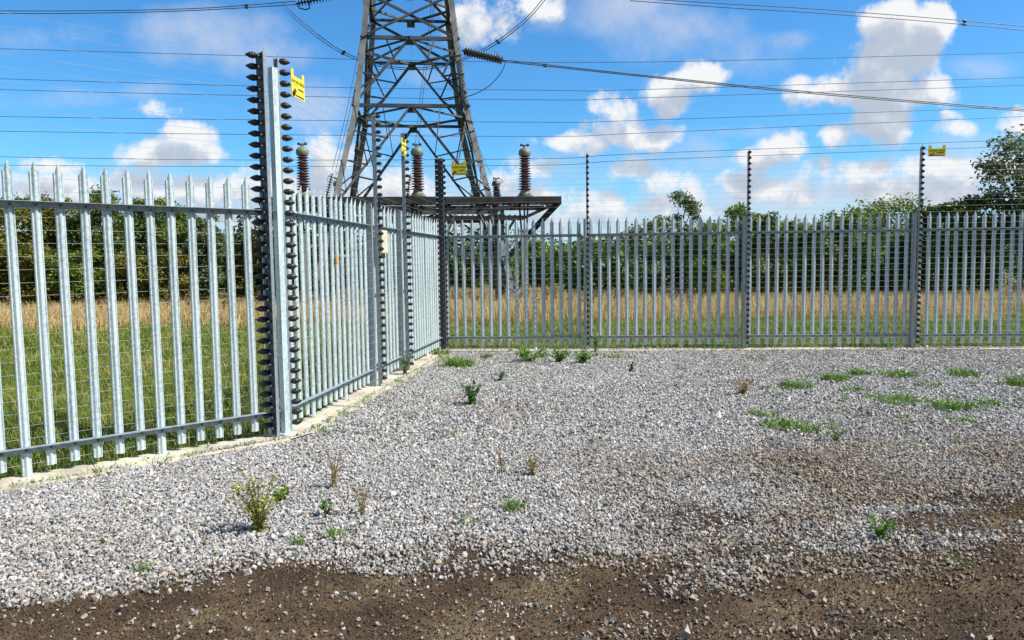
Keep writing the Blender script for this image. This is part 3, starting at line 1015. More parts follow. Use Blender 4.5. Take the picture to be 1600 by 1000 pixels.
# ------------------------------------------------------------------ the pylon
TC = Vector((-4.27, 33.2, 0))
LX, LD = Vector((.9932, .1165, 0)), Vector((-.1165, .9932, 0))
WZ = [(0, 8.25), (4.22, 6.38), (8.03, 4.70), (10.84, 4.01), (12.7, 3.62), (16, 2.95), (20, 2.1), (24, 1.3), (27, .5)]
def half(z):
    for (z0, w0), (z1, w1) in zip(WZ, WZ[1:]):
        if z <= z1:
            return (w0 + (w1 - w0) * (z - z0) / (z1 - z0)) / 2
    return WZ[-1][1] / 2
def tw(a, b, z):
    h = half(z)
    return TC + LX * (a * h) + LD * (b * h) + ZUP * z
pyl = empty('pylon', TC, 'steel lattice electricity pylon with splayed legs and a cable platform', 'pylon')
for a in (-1, 1):
    for b in (-1, 1):
        m = MB()
        zs = [0, 4.22, 8.03, 10.84, 12.7, 16, 20, 24, 27]
        for z0, z1 in zip(zs, zs[1:]):
            m.angle(tw(a, b, z0), tw(a, b, z1), .23 if z1 < 13 else .16, .022, LX * -a, LD * -b)
        foot = tw(a, b, 0)
        m.box(foot + ZUP * .1, .8, .8, .5, LX, LD)
        lg = m.build('leg', M['pylon'], pyl)
        if b == -1 and a == 1:       # step bolts on the front right leg
            sb = MB()
            for i in range(26):
                z = 2.2 + i * .38
                p = tw(a, b, z)
                sb.tube([p - LD * .01, p - LD * .17], .012, 5)
            sb.build('step_bolt', M['pylon'], lg)
FACES = [((-1, -1), (1, -1), LD), ((1, -1), (1, 1), -LX), ((1, 1), (-1, 1), -LD), ((-1, 1), (-1, -1), LX)]
BREAKS = [(0.2, 3.6, 'k'), (3.6, 8.03, 'k'), (8.03, 10.84, 'k'), (10.84, 12.7, 'x'), (12.7, 16, 'x'), (16, 20, 'x'), (20, 24, 'x')]
def L(m, p, q, w=.10):
    m.angle(p, q, w, .012, None, ZUP)
for (c0, c1, inw) in FACES:
    for (z0, z1, kind) in BREAKS:
        A0, B0, A1, B1 = tw(*c0, z0), tw(*c1, z0), tw(*c0, z1), tw(*c1, z1)
        for v in (A0, B0, A1, B1):
            v += inw * .03
        m = MB()
        mid = (A1 + B1) / 2
        if kind == 'k':
            L(m, mid, A0, .105); L(m, mid, B0, .105)
            for (cn0, cn1, t_) in ((A0, A1, 0), (B0, B1, 0)):
                # stub struts from the main diagonal to the leg and to the beam
                dm = mid.lerp(cn0, .55)
                L(m, dm, cn1.lerp(cn0, .5), .07)
                L(m, dm, cn1, .07)
                L(m, dm, cn1.lerp(cn0, .78), .06)
                L(m, mid.lerp(cn0, .30), cn1.lerp(cn0, .22), .06)
                dm2 = mid.lerp(cn0, .30)
                L(m, dm2, mid.lerp(cn1, .5), .06)
                if z1 - z0 > 4:
                    dm3 = mid.lerp(cn0, .80)
                    L(m, dm3, cn1.lerp(cn0, .75), .06); L(m, dm3, cn1.lerp(cn0, .5), .06)
        else:
            L(m, A0, B1, .10); L(m, B0, A1, .10)
            L(m, (A0 + B0) / 2, (A1 + B1 + A0 + B0) / 4, .06)
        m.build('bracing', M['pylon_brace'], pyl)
        m = MB()
        m.angle(A1, B1, .14, .014, ZUP, inw)
        gus = (A1 + B1) / 2
        m.box(gus - ZUP * .08, .36, .016, .3, (B1 - A1).normalized(), inw)
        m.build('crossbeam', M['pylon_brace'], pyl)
# plan bracing seen from below
for z in (8.03, 10.84, 12.7):
    m = MB()
    mids = [(tw(*c0, z) + tw(*c1, z)) / 2 for c0, c1, _i in FACES]
    for i in range(4):
        L(m, mids[i] - ZUP * .02, mids[(i + 1) % 4] - ZUP * .02, .09)
    m.build('plan_bracing', M['pylon_brace'], pyl)
# crossarms above the frame of the photograph
for z in (15.2, 19.2):
    for a in (-1, 1):
        m = MB()
        tip = TC + LX * (a * 6.2) + ZUP * (z + .2)
        for b in (-1, 1):
            L(m, tw(a, b, z), tip, .12); L(m, tw(a, b, z + 1.5), tip, .12)
            for t_ in (.25, .5, .75):
                L(m, tw(a, b, z).lerp(tip, t_), tw(a, b, z + 1.5).lerp(tip, t_), .07)
        m.build('crossarm', M['pylon'], pyl)

# cable platform carried by the pylon
PN = Vector((-3.5, 27.0, 0))
def pf(l, d, z):
    return PN + LX * l + LD * d + ZUP * z
ZP = 3.92
HW = 5.42
plat = MB()
for d_, wd in ((0, .24), (1.15, .20), (4.0, .20), (11.3, .2), (10.0, .14)):
    plat.bar(pf(-HW, d_, ZP), pf(HW, d_, ZP), .10, wd)
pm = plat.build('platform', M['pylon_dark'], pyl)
m = MB()
for l in np.linspace(-HW + .03, HW - .03, 9):
    m.bar(pf(l, .06, ZP - .05), pf(l, 4.0 if abs(l) < 5 else 11.2, ZP - .05), .08, .12)
for i in range(8):
    l0 = -HW + .5 + i * 1.3
    m.bar(pf(l0, .1, ZP - .12), pf(l0 + 1.1, 1.1, ZP - .12), .05, .05)
m.build('joist', M['pylon_dark'], pm)
m = MB()
for i in range(44):
    l0 = -HW + .1 + i * .245
    m.box(pf(l0, .62, ZP + .115), .05, 1.0, .03, LX, LD)
for i in range(40):
    l0 = -HW + .2 + i * .268
    m.box(pf(l0, 10.65, ZP + .115), .05, 1.1, .03, LX, LD)
m.build('walkway', M['pylon_dark'], pm)
def one(name, p, q, w):
    MB().bar(p, q, w, w).build(name, M['pylon_dark'], pyl)
for a in (-1, 1):
    for k in (0, .8):
        one('knee_brace', pf(a * (HW - .05), k, ZP - .08), tw(a, -1, 1.9) + LX * (.1 * a) + LD * (k * .3), .13)
    one('knee_brace', pf(a * 3.0, 1.2, ZP - .1), tw(a, -1, 2.6), .09)
    one('knee_brace', pf(a * 2.6, 4.0, ZP - .1), tw(a, -1, .6), .08)
    one('knee_brace', pf(a * (HW - .4), 11.2, ZP - .1), tw(a, 1, 1.9), .10)
    one('platform_support', pf(a * 3.55, 3.2, .0), pf(a * 3.55, 3.2, ZP - .1), .17)
    one('platform_support', pf(a * 1.55, 11.3, 0), pf(a * 1.55, 11.3, ZP - .1), .16)
    one('platform_support', pf(a * 3.0, .3, .0), pf(a * 3.0, .3, ZP - .1), .12)
    for b in (-1, 1):
        one('knee_brace', pf(b * 3.55, 3.2, 2.1), pf(a * 1.2, 4.2, ZP - .1), .07)
one('tie_beam', pf(-3.55, 3.2, 2.12), pf(3.55, 3.2, 2.12), .10)
one('tie_beam', pf(-3.55, 3.2, 1.1), pf(3.55, 3.2, 1.1), .08)


# cable sealing ends with brown sheds
def sealing_end(p, label, k=1.0):
    root = empty('cable_insulator', p, label, 'insulator', 'brown cable insulators on the platform')
    m = MB()
    m.lathe(p, ZUP, [(0, .30), (.05, .30), (.06, .24), (.10, .24), (.16, .19), (.24, .17)], 16)
    for a in range(4):
        an = a * math.pi / 2 + .6
        m.tube([p + Vector((math.cos(an) * .25, math.sin(an) * .25, -.05)), p + Vector((math.cos(an) * .25, math.sin(an) * .25, .12))], .025, 6)
    m.build('base_flange', M['cap'], root, True)
    prof = [(.24, .10)]
    ns = 13
    z = .25
    for i in range(ns):
        rr = .255 - .05 * i / (ns - 1)
        if i % 2: rr *= .94
        prof += [(z, .13), (z + .026, rr), (z + .044, rr * .98), (z + .068, .13)]
        z += .094
    m = MB(); m.lathe(p, ZUP, prof, 18); m.build('shed_stack', M['porcelain'], root, True)
    m = MB()
    m.lathe(p + ZUP * z, ZUP, [(0, .14), (.02, .20), (.10, .23), (.20, .22), (.28, .17), (.33, .07), (.38, .06), (.40, .06)], 18)
    m.build('cap', M['cap'], root, True)
    m = MB()
    m.box(p + ZUP * (z + .41), .34, .06, .045, LX, LD)
    for s in (-1, 1):
        m.box(p + ZUP * (z + .44) + LX * (.12 * s), .07, .10, .05, LX, LD)
    m.build('terminal_clamp', M['cable'], root)
    return p + ZUP * (z + .46)


def plat_pt(px, py, d_):
    r = ray(px, py); o = Vector((0, 0, EYE))
    b = PN + LD * d_
    return o + r * ((b - o).dot(LD) / r.dot(LD))
tops = {}
for px, d_, lab in ((474.5, .35, 'brown ribbed cable insulator beside the near corner post'), (653, .35, 'brown ribbed cable insulator in front of the pylon between its legs'),
                    (820.5, .35, 'brown ribbed cable insulator standing alone on the open end of the platform'), (528, 11.0, 'smaller brown cable insulator behind the left pylon leg'),
                    (775.5, 11.0, 'smaller brown cable insulator behind the right pylon leg')):
    p = plat_pt(px, 300, d_); p.z = ZP + .14
    tops[px] = sealing_end(p, lab)
for px, lab in ((474.5, 'grey cable duct pillar under the insulator beside the corner post'), (653, 'grey cable duct pillar under the middle of the platform'), (820.5, 'pale grey cable duct pillar under the open end of the platform')):
    p = plat_pt(px - 2, 300, .35); p.z = 0
    root = empty('cable_pillar', p, lab, 'pillar', 'cable pillars under the platform')
    m = MB(); m.box(p + ZUP * 1.40, .24, .24, 2.8, LX, LD); m.box(p + ZUP * 2.83, .28, .28, .05, LX, LD); m.build('duct', M['pillar'], root)
    m = MB()
    for dx, dy in ((-.18, 0), (.0, -.1), (.16, .05)):
        m.tube([p + LX * dx * .6 + LD * dy + ZUP * 2.85, p + LX * dx + LD * dy + ZUP * (ZP - .1)], .035, 8)
    m.build('cable', M['pylon_dark'], root)


def strain_string(p, q, r, n, label, name='strain_insulator'):
    root = empty(name, p, label, 'insulator', 'black disc insulator strings')
    d = (q - p); Lg = d.length; d.normalize()
    prof = [(0, r * .2)]
    for i in range(n):
        t0 = Lg * (.06 + .88 * i / n); s = Lg * .88 / n
        prof += [(t0, r * .22), (t0 + s * .25, r), (t0 + s * .36, r * .95), (t0 + s * .55, r * .22)]
    prof += [(Lg, r * .15)]
    MB().lathe(p, d, prof, 12).build('disc_stack', M['black'], root, True)
    return root


s0, s1 = at(722, 79, 31.2), at(790, 95.5, 30.6)
rt = strain_string(s0, s1, .17, 15, 'long black tension insulator string pulling out from the pylon leg')
m = MB()
e = s1 - LX * .1
m.tube([e - LX * .15 + ZUP * .1, e - LX * .25 + ZUP * .32, e - LX * .36 + ZUP * .42], .018, 6)
m.build('arcing_horn', M['cable'], rt)
strain_string(plat_pt(507, 320, 10.4), plat_pt(519.5, 271, 10.4), .14, 11, 'slanting small insulator string left of the pylon by the smaller insulator')
strain_string(plat_pt(787, 322, 10.4), plat_pt(771, 280, 10.4), .14, 11, 'slanting small insulator string behind the right pylon leg')
strain_string(plat_pt(635, 318, 9.0), plat_pt(641.5, 272, 9.0), .12, 11, 'slanting small insulator string behind the middle brown insulator')
# tension set of the upper line, out at the crossarm
q0, q1 = at(462, 6, 33), at(525, -6, 33)
rt = strain_string(q0, q1, .15, 12, 'black insulator string and clamp at the top edge over the near corner post')
m = MB()
m.tube([at(464, 7, 33), at(468, 13, 33), at(478, 15, 33), at(483.5, 13, 33), at(483, 2, 33)], .03, 6)
m.build('arcing_horn', M['cable'], rt)


# ------------------------------------------------------------------ conductors
def smooth_path(pts, per=8):
    out = []
    n = len(pts)
    for i in range(n - 1):
        p0, p1, p2, p3 = pts[max(i - 1, 0)], pts[i], pts[i + 1], pts[min(i + 2, n - 1)]
        for k in range(per):
            t = k / per
            out.append(.5 * ((2 * p1) + (p2 - p0) * t + (2 * p0 - 5 * p1 + 4 * p2 - p3) * t * t + (3 * p1 - p0 - 3 * p2 + p3) * t ** 3))
    out.append(pts[-1])
    return out


def conductor(label, strands, r, group='overhead conductors at the pylon', spacers=(), mat=None, name='overhead_cable'):
    """strands: lists of points; each strand of a bundle is a part"""
    root = empty(name, strands[0][0], label, 'cable', group)
    for s in strands:
        MB().tube(smooth_path(s), r, 6).build('strand', mat or M['cable'], root, True)
    for t in spacers:
        a, b = (smooth_path(s) for s in strands[:2])
        i = int(t * (len(a) - 1))
        MB().bar(a[i], b[i], .07, .07).lathe(a[i] - LX * .07, LX, [(0, .05), (.14, .05)], 8).lathe(b[i] - LX * .07, LX, [(0, .05), (.14, .05)], 8).build('spacer', M['cable'], root)
    return root


def pts(Y, *xy):
    return [at(x_, y_, Y) for x_, y_ in xy]


conductor('twin overhead cable sloping up from the left to the pylon arm', [pts(33, (-500, 14), (0, 17), (200, 16), (330, 12), (462, 2)), pts(33, (-500, 17), (0, 21), (200, 19.5), (330, 15), (462, 7))], .017, spacers=(.87,))
conductor('twin jumper cable looping low across the pylon', [pts(31.8, (443, 5), (470, 32), (530, 77), (590, 100), (655, 106), (712, 95), (770, 68), (820, 30), (850, -4)),
                                                             pts(31.8, (441, 6), (467, 35), (528, 80), (590, 103), (655, 109), (712, 98), (772, 71), (823, 32), (855, -4))], .017, spacers=(.27, .78))
conductor('twin overhead cable crossing the top right corner of the sky', [pts(33, (985, -3), (1150, 7), (1300, 16), (1600, 41), (2100, 92)), pts(33, (985, 1), (1150, 13), (1300, 22), (1600, 47), (2100, 99))], .016, spacers=(.71,))
conductor('heavy twin cable sloping down right from the long insulator string', [pts(30.6, (790, 94), (1000, 117), (1250, 142), (1600, 171), (2100, 206)), pts(30.6, (790, 96.5), (1000, 119), (1250, 144.5), (1600, 173.5), (2100, 209))], .020, spacers=(.10,))
conductor('short jumper cable drooping from the end of the insulator string to the pylon leg', [pts(30.6, (790, 96), (784, 112), (768, 131), (748, 144), (728, 151), (690, 158))], .018)
conductor('twin vertical drop cable passing left of the pylon', [pts(36, (577, -20), (560, 80), (540, 180), (519, 266)), pts(36, (583, -20), (566, 80), (545, 180), (524.5, 266))], .011)
conductor('twin vertical drop cable inside the pylon above the middle insulator', [pts(33.5, (677, -20), (667, 70), (657, 150), (649, 226)), pts(33.5, (681, -20), (671, 70), (661, 150), (654, 226))], .011)
conductor('thin drop cable running down beside the right pylon leg', [pts(36, (700, 60), (735, 195), (768, 274))], .012)
conductor('curled jumper cable at the head of the smaller left insulator', [[plat_pt(519, 271, 10.4), plat_pt(513, 276, 10.4), plat_pt(511, 282, 10.4), plat_pt(516, 284, 10.4)]], .012)
conductor('curved jumper cable joining the smaller left insulator cap', [[plat_pt(523, 267, 10.6), plat_pt(529, 272, 10.6), plat_pt(533, 281, 10.9)]], .014)
conductor('curved jumper cable joining the smaller right insulator cap', [[plat_pt(770, 279, 10.6), plat_pt(780, 279, 10.6), plat_pt(786, 284, 10.6), plat_pt(780, 287, 10.8)]], .014)
FAR = [((-300, 66), (0, 76), (380, 87), (620, 94), (1000, 97), (1600, 82), (1900, 72)), ((-300, 114), (0, 123), (380, 134), (850, 141), (1000, 140), (1600, 121), (1900, 110)),
       ((-300, 131), (0, 140), (380, 149), (850, 156), (1000, 153), (1600, 133), (1900, 120)), ((-300, 175), (0, 182), (380, 187), (850, 191), (1000, 188), (1600, 167), (1900, 154)),
       ((-300, 200), (0, 205), (380, 210), (850, 213), (1000, 208), (1600, 182), (1900, 168)), ((-300, 239), (0, 245), (390, 250), (850, 248), (1000, 240), (1600, 218), (1900, 205)),
       ((-300, 254), (0, 258), (390, 260), (850, 258), (1000, 250), (1600, 228), (1900, 215))]
for w_, i in zip(('topmost', 'second highest', 'third highest', 'fourth highest', 'fifth highest', 'sixth highest', 'lowest'), range(7)):
    conductor(w_ + ' of the seven thin level cables spanning the sky behind the pylon', [pts(85, *FAR[i])], .030, 'thin far cables spanning the sky', mat=M['cable_far'], name='far_cable')

# ------------------------------------------------------------------ trees
def tree(px, top, hw, Y, label, leaf='leaf_mid', n=5200, size=.13, clumps=26, low=.05, sparse=0.0, group='trees and bushes beyond the field', name='tree', shape=1.0, lean=0.0):
    base = at(px, 411, Y); base.z = -.08
    H = at(px, top, Y).z
    rw = hw * Y / FPX
    root = empty(name, base, label, 'tree' if name == 'tree' else 'bush', group)
    cs = []
    z0 = H * low
    for i in range(clumps):
        t = (i + rng.random()) / clumps
        zc = z0 + (H - z0) * (.06 + .86 * t)
        prof = (math.sin(math.pi * min(1, .18 + .82 * (1 - t) ** shape)) ** .6) if shape > 0 else 1
        rr = rw * max(.16, prof) * .72 * math.sqrt(rng.random())
        an = rng.uniform(0, 2 * math.pi)
        cr = rw * rng.uniform(.26, .46) * (.75 + .25 * (1 - t))
        cs.append((base.x + math.cos(an) * rr + lean * t * rw, base.y + math.sin(an) * rr * .9, zc, cr))
    tr = MB()
    hb = H * .62
    k = 6
    trunk = [Vector((base.x + rng.normal(0, .04) * i + lean * rw * .5 * i / k, base.y + rng.normal(0, .04) * i, -.08 + (hb + .08) * i / k)) for i in range(k + 1)]
    r0 = .035 * H * .55
    tr.tube(trunk, [r0 * (1 - .75 * i / k) for i in range(k + 1)], 7)
    for (x_, y_, z_, cr) in cs:
        i = max(1, min(k, int(k * min(1, z_ / hb) * .75)))
        a, b = trunk[i], Vector((x_, y_, z_))
        mid = a.lerp(b, .5) + Vector((0, 0, .12 * (b - a).length))
        tr.tube([a, mid, b], [r0 * .32, r0 * .18, r0 * .06], 5)
    tr.build('trunk', M['bark'], root)
    wts = np.array([c[3] ** 2 for c in cs]); wts = wts / wts.sum()
    pick = rng.choice(len(cs), n, p=wts)
    C = np.array([c[:3] for c in cs])[pick]; rad = np.array([c[3] for c in cs])[pick]
    dv = rng.normal(0, 1, (n, 3)); dv /= np.linalg.norm(dv, axis=1)[:, None]
    rr = rad * (rng.random(n) ** (.42 if not sparse else .6)) * (1 + .18 * rng.normal(0, 1, n))
    P = C + dv * rr[:, None] * np.array([1, 1, .82])
    P[:, 2] = np.clip(P[:, 2], .02, None)
    v, f = leaf_quads(P, size)
    place('crown', raw_mesh('crown', v, f, M[leaf]), root)
    return root


# left of the near corner
TL = [
    (15, 306, 75, 31, 'pale bronze bush behind the dry grass at the left edge', 'leaf_bronze', .13),
    (95, 297, 52, 32, 'tall olive green tree second from the left edge', 'leaf_bronze', .13),
    (165, 288, 62, 31, 'tallest dark green tree of the left group', 'leaf_dark', .12),
    (225, 303, 44, 33, 'dark round topped tree between the tallest left tree and the rusty bush', 'leaf_dark', .12),
    (275, 303, 48, 31, 'leafy green tree near the right end of the left group', 'leaf_mid', .12),
    (318, 330, 34, 30, 'grey green willowy bush ending the left group', 'leaf_grey', .11),
]
for px, top, hw, Y, lab, lf, sz in TL:
    tree(px, top, hw * 1.12, Y, lab, lf, 15000, sz * .85, 44)
for px, top, hw, lab, lf in ((55, 385, 42, 'low bronze bush under the olive tree at the left', 'leaf_bronze'), (205, 392, 44, 'low rusty bush in front of the left trees', 'leaf_bronze'), (120, 390, 42, 'low bright green bush in front of the left trees', 'leaf_mid'), (262, 385, 40, 'low leafy bush in front of the right half of the left trees', 'leaf_bronze')):
    tree(px, top, hw * 1.2, 29, lab, lf, 7500, .095, 26, name='bush')
tree(380, 362, 40, 33, 'dark bramble bush just left of the near corner post', 'leaf_bronze', 5200, .11, 24, name='bush')
tree(430, 375, 40, 34, 'dark bush hidden behind the near corner post', 'leaf_dark', 3600, .12, 20, name='bush')
# behind the side fence and pylon
for px, top, hw, Y, lab, lf in ((500, 385, 60, 44, 'dark tree behind the side fence left of the orange tag', 'leaf_dark'), (580, 392, 60, 46, 'dark tree behind the side fence posts', 'leaf_dark'), (660, 395, 60, 46, 'dark tree behind the far corner post', 'leaf_dark'),
                                (725, 392, 48, 45, 'dark tree under the left half of the pylon platform', 'leaf_dark'), (790, 400, 44, 47, 'dark low tree seen between the pylon feet', 'leaf_mid'), (850, 378, 42, 44, 'bright green tree right of the cable pillar', 'leaf_mid'),
                                (905, 382, 40, 45, 'green tree behind the pole nearest the pylon', 'leaf_mid'), (955, 378, 40, 46, 'green tree left of the loose pale tree', 'leaf_mid')):
    tree(px, top, hw * 1.15, Y, lab, lf, 9000, .15, 34)
# right group
TR = [
    (1012, 334, 44, 30, 'loose pale leaved tree left of the tall sprig', 'leaf_grey', 3300, .12, .3),
    (1062, 290, 40, 31, 'slim tree rising above the back fence with a tufted top', 'leaf_grey', 4200, .11, .5),
    (1105, 342, 42, 29, 'yellow green bush between the slim tree and the middle pole', 'leaf_mid', 5200, .12, 0),
    (1160, 316, 38, 30, 'pointed bush behind the middle pole of the back run', 'leaf_mid', 5200, .12, 0),
    (1205, 330, 44, 30, 'round topped green bush right of the middle pole', 'leaf_mid', 5600, .12, 0),
    (1262, 343, 44, 30, 'lower green bush midway between two back poles', 'leaf_mid', 5200, .12, 0),
    (1320, 326, 50, 29, 'broad dark bush left of the olive crown', 'leaf_mid', 6000, .12, 0),
    (1380, 309, 78, 31, 'large round crowned olive green tree left of the right pole', 'leaf_mid', 7500, .12, 0),
    (1440, 318, 40, 30, 'dense green tree directly behind the right pole', 'leaf_dark', 5200, .12, 0),
    (1490, 306, 42, 28, 'dark tree with upright leafy shoots under the right sign', 'leaf_dark', 4200, .14, .2),
    (1535, 300, 46, 28, 'dark bush in front of the tallest right tree', 'leaf_dark', 5000, .14, 0),
    (1594, 208, 84, 28, 'tallest open crowned tree at the right edge', 'leaf_grey', 5000, .14, .4),
    (1650, 300, 60, 28, 'dark bush just beyond the right edge', 'leaf_dark', 5000, .14, 0),
]
for px, top, hw, Y, lab, lf, n_, sz, sp_ in TR:
    tree(px, top, hw * 1.1, Y, lab, lf, int(n_ * (2.0 if not sp_ else 1.5)), sz * .88, 40 if not sp_ else 24, sparse=sp_, low=.32 if top < 250 else .04)
# the wood behind, one mass
C = []
for cx_, wz, hz_, Yc in [(-26 + 3.1 * i, 3.2, 3.6 + 1.2 * math.sin(i * 1.7), 40 + 6 * math.sin(i * 2.3)) for i in range(6)] + [(4.5 + 2.6 * i, 3, 2.9 + .5 * math.sin(i * 1.9), 36 + 3 * math.sin(i * 2.1)) for i in range(12)] + [(-60 + 5 * i, 5, 4.6 + 1.0 * math.sin(i * 1.3), 66 + 5 * math.sin(i)) for i in range(26)]:
    n_ = 1900
    dv = rng.normal(0, 1, (n_, 3)); dv /= np.linalg.norm(dv, axis=1)[:, None]
    rr = rng.random(n_)[:, None] ** .4
    pnt = np.array([cx_, Yc, hz_ * .48]) + dv * rr * np.array([wz, 1.8, hz_ * .52])
    pnt[:, 2] = np.abs(pnt[:, 2])
    C.append(pnt)
v, f = leaf_quads(np.concatenate(C), .26)
tag(place('wood', raw_mesh('wood', v, f, M['leaf_dark'])), 'shady wood closing the far side of the field', 'wood', kind='stuff')

# ------------------------------------------------------------------ weeds in the gravel
def leafy(p, r, n, size, h, mat, flat=.5):
    a = rng.uniform(0, 2 * math.pi, n); t = np.sqrt(rng.random(n))
    P = np.stack([p.x + np.cos(a) * t * r, p.y + np.sin(a) * t * r, p.z + .01 + h * rng.random(n) * (1 - .6 * t)], 1)
    return leaf_quads(P, size, flat)


def weed_root(p, label, group='weeds growing in the gravel'):
    return empty('weed', p, label, 'weed', group)


def tuft(p, n, h, r, w):
    a = rng.uniform(0, 2 * math.pi, n); t = np.sqrt(rng.random(n)) * r
    return blades(p.x + np.cos(a) * t, p.y + np.sin(a) * t, np.full(n, p.z), h * rng.uniform(.5, 1.1, n), np.full(n, w) * rng.uniform(.6, 1.2, n), rng.uniform(.3, 1.5, n), None, '')


def gpt(px, py):
    g = ground(px, py)
    g.z = float(rise(np.array([g.x]), np.array([g.y]))[0])
    return g


def herb(p, label, stems, h, spread, leafmat, flower=0, stemmat='weed_dry', leaves=14, size=.02):
    root = weed_root(p, label)
    m = MB(); LP = []; FP = []
    for i in range(stems):
        a = rng.uniform(0, 2 * math.pi); l = spread * rng.uniform(.2, 1)
        tip = p + Vector((math.cos(a) * l, math.sin(a) * l, h * rng.uniform(.55, 1.05)))
        mid = p.lerp(tip, .5) + Vector((math.cos(a), math.sin(a), 0)) * (-.15 * l)
        path = smooth_path([p + Vector((math.cos(a) * .01, math.sin(a) * .01, -.01)), mid, tip], 4)
        m.tube(path, [.0032 - .0019 * k / (len(path) - 1) for k in range(len(path))], 5)
        for k in range(leaves):
            q = path[int(rng.integers(1, len(path)))]
            LP.append([q.x + rng.normal(0, .012), q.y + rng.normal(0, .012), max(p.z + .005, q.z + rng.normal(0, .012))])
        FP.append(tip)
    m.build('stem', M[stemmat], root)
    v, f = leaf_quads(np.array(LP), size)
    place('leaves', raw_mesh('leaves', v, f, M[leafmat]), root)
    if flower:
        for q in FP[:flower]:
            MB().lathe(q, ZUP, [(-.004, .002), (0, .008), (.006, .009), (.010, .003)], 7).build('flower', M['weed_flower'], root)
    return root


herb(gpt(405, 829), 'largest bushy yellow green weed with small yellow flowers standing in the left gravel', 28, .34, .21, 'weed_olive', 8, leaves=17, size=.021)
herb(gpt(440, 783), 'green leafy weed close behind the bushy flowering weed', 9, .12, .09, 'weed', 0, 'weed', 12, .028)
herb(gpt(522, 764), 'dry brown upright weed with thin stems in the left gravel', 10, .28, .07, 'weed_dry', 0, leaves=10, size=.015)
herb(gpt(566, 806), 'dry reddish weed leaning beside small green sprout', 8, .25, .07, 'weed_dry', 0, leaves=8, size=.015)
herb(gpt(512, 806), 'small dark green sprout between two dry weeds', 7, .13, .06, 'weed_dark', 0, 'weed', 9, .026)
herb(gpt(738, 634), 'dark green compact weed alone in the middle of the pale gravel', 14, .24, .14, 'weed_dark', 0, 'weed_dark', 16, .04)
herb(gpt(1374, 845), 'dark green leafy weed on the brown soil band at the right', 9, .12, .11, 'weed', 0, 'weed_dark', 8, .028)
herb(gpt(832, 742), 'reddish dry weed with some green at the edge of the stained gravel', 9, .18, .10, 'weed_dry', 0, leaves=10, size=.02)
herb(gpt(785, 738), 'thin yellowing weed left of the reddish dry weed', 6, .20, .06, 'weed_dry', 0, leaves=7, size=.016)
herb(gpt(1160, 618), 'spreading reddish brown weed in the gravel left of the green clumps', 14, .22, .22, 'weed_dry', 0, leaves=10, size=.03)
herb(gpt(633, 588), 'grassy green weed growing against the concrete strip at the side fence', 14, .36, .12, 'weed_dark', 0, 'weed_dark', 12, .03)
herb(gpt(875, 566), 'dark green broad weed in front of the back strip, left of the pole', 20, .22, .24, 'weed', 0, 'weed_dark', 11, .042)
herb(gpt(910, 568), 'dark green broad weed at the foot of the pole nearest the pylon', 22, .20, .30, 'weed', 0, 'weed_dark', 11, .042)
herb(gpt(930, 552), 'tall thin green weed right of the foot of the pole nearest the pylon', 8, .42, .14, 'weed', 0, 'weed', 12, .035)
herb(gpt(824, 565), 'bright spreading weed in front of the back strip below the cable pillar', 20, .22, .36, 'weed', 0, 'weed', 18, .045)
herb(gpt(782, 596), 'small dark weed casting a shadow in the upper gravel', 8, .14, .08, 'weed_dark', 0, 'weed_dark', 10, .03)
herb(gpt(985, 582), 'small dark weed in the gravel right of the pole nearest the pylon', 6, .14, .09, 'weed_dark', 0, 'weed_dark', 9, .03)
herb(gpt(1305, 690), 'thin olive weed below the large green clumps', 8, .16, .10, 'weed', 0, 'weed_dry', 9, .022)

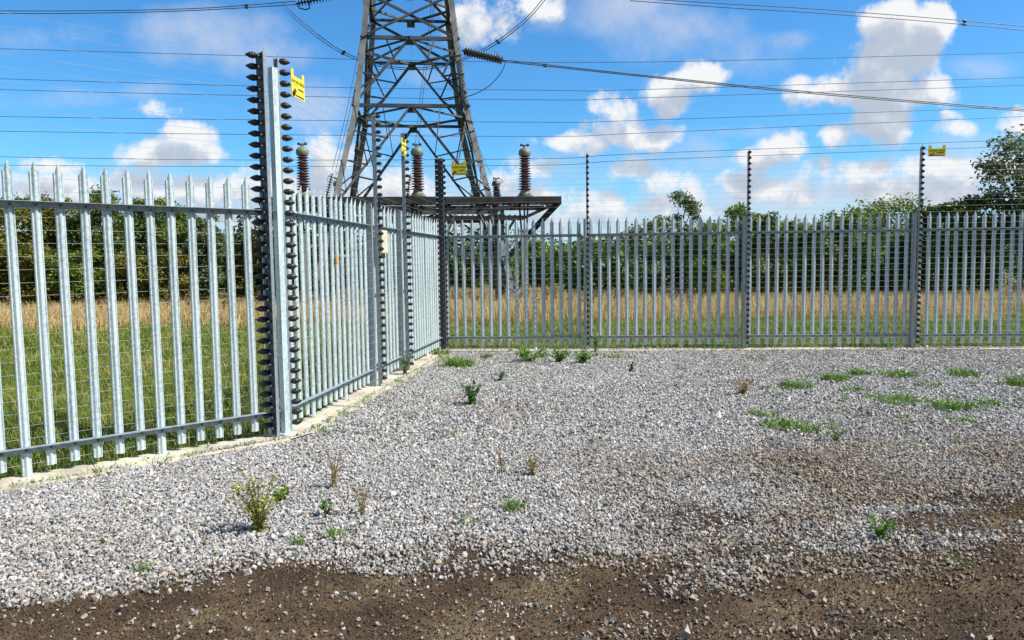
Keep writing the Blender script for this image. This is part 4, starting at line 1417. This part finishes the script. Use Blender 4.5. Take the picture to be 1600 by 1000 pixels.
TUFTS = [
    (802, 795, 'bright green grass tuft alone in the front gravel', 150, .10, .07, .006), (732, 818, 'small grass tuft left of the bright green tuft', 70, .05, .06, .005),
    (525, 838, 'flat grass tuft nearest the left soil edge', 120, .07, .08, .005), (465, 850, 'small pale grass tuft left of the flat tuft', 60, .08, .04, .006),
    (720, 572, 'bright grass tuft near the far corner', 420, .22, .30, .012), (688, 555, 'yellowing grass tuft at the foot of the far corner post', 160, .16, .14, .012),
    (223, 892, 'tiny green tuft at the left soil edge', 40, .06, .03, .005), (335, 866, 'tiny green tuft in the left gravel above the soil', 40, .04, .03, .005),
    (1222, 668, 'wide green clump below the reddish brown weed', 260, .09, .22, .010), (1262, 674, 'darker green clump right of the wide clump', 120, .10, .12, .010),
    (1238, 606, 'green clump right of the reddish brown weed', 240, .15, .26, .012), (1300, 594, 'green clump in the upper gravel below the middle of a bay', 240, .13, .28, .012),
    (1345, 588, 'green clump next to the upper gravel clump', 140, .14, .18, .012), (1404, 588, 'long low green clump under the right pole', 280, .12, .34, .012),
    (1400, 628, 'wide bright clump in the middle of the right gravel', 300, .10, .30, .012), (1484, 640, 'tall bright clump right of the wide bright clump', 260, .13, .24, .012),
    (1508, 588, 'upper green clump towards the right edge', 220, .14, .30, .012), (1590, 604, 'bright green clump at the right edge', 200, .17, .22, .012),
    (1545, 634, 'small green clump left of the right edge clump', 100, .11, .18, .012), (1125, 586, 'small pale green tuft in the upper middle gravel', 60, .08, .10, .010),
    (1065, 578, 'low green tuft in front of the third bay', 70, .08, .12, .010), (760, 560, 'thin green tuft along the back strip by the corner', 90, .14, .16, .010), (1490, 882, 'small green tuft on the brown soil at the right', 60, .04, .06, .005),
    (1512, 660, 'low mossy clump below the tall bright clump', 120, .05, .22, .010), (850, 558, 'ragged green tuft against the back strip left of the broad weeds', 120, .16, .24, .012), (960, 560, 'low ragged tuft along the back strip right of the first back pole', 90, .10, .22, .012), (1180, 562, 'faint green tuft along the back strip by the middle pole', 60, .08, .2, .012),
    (1330, 612, 'sparse thin clump between the upper and the wide bright clumps', 60, .09, .2, .010), (1450, 604, 'sparse low clump between the long and the tall bright clumps', 80, .08, .24, .010), (1185, 650, 'sparse clump left of the wide clump', 70, .07, .18, .010),
    (940, 700, 'tiny sprout in the middle gravel', 20, .05, .03, .006),
]
for px, py, lab, n_, h_, r_, w_ in TUFTS:
    p = gpt(px, py)
    root = weed_root(p, lab, 'green tufts in the gravel')
    if r_ > .15:
        subs = [(p + Vector((rng.normal(0, r_ * .30), rng.normal(0, r_ * .30), 0)), rng.uniform(.35, .7) * r_) for _k in range(9)]
    else:
        subs = [(p, r_)]
    V_, F_, o_ = [], [], 0
    LV, LF, lo_ = [], [], 0
    for q_, rr_ in subs:
        v, f = tuft(q_, max(8, int(n_ * .75 / len(subs))), h_ * rng.uniform(.6, 1.15), rr_, w_)
        V_.append(v); F_.append(f + o_); o_ += len(v)
        v, f = leafy(q_, rr_ * 1.2, max(4, int(n_ * .45 / len(subs))), .028, .07, 'weed')
        LV.append(v); LF.append(f + lo_); lo_ += len(v)
    place('blades', raw_mesh('blades', np.concatenate(V_), np.concatenate(F_), M['weed']), root)
    if r_ > .15:
        place('leaves', raw_mesh('leaves', np.concatenate(LV), np.concatenate(LF), M['weed_dark' if 'dark' in lab else 'weed']), root)
# a scatter of tiny seedlings nobody would count
sets = []
for _i in range(420):
    x_, y_ = rng.uniform(-1.2, 9), rng.uniform(6, 13.2)
    if inside(np.array([x_]), np.array([y_]))[0] < .4 or fbm(np.array([x_ * .6]), np.array([y_ * .6]), 131, 3)[0] < .48:
        continue
    sets.append(tuft(Vector((x_, y_, 0)), 10, .07, .07, .008))
for _i in range(150):
    t_ = rng.uniform(0, 22)
    q_ = (P1 - dA * (t_ - 2) + nA * .24) if t_ < 8 else (P1 + dB * ((t_ - 8) * .9) + nB * .25 if t_ < 15 else P2 + dC * ((t_ - 15) * 1.3) - nC * -.30)
    if inside(np.array([q_.x]), np.array([q_.y]))[0] > .2:
        sets.append(tuft(q_ + Vector((0, 0, .01)), 9, .10, .05, .006))
tag(blade_object('seedlings', sets, M['weed']), 'tiny green seedlings scattered through the gravel', 'seedlings', kind='stuff')
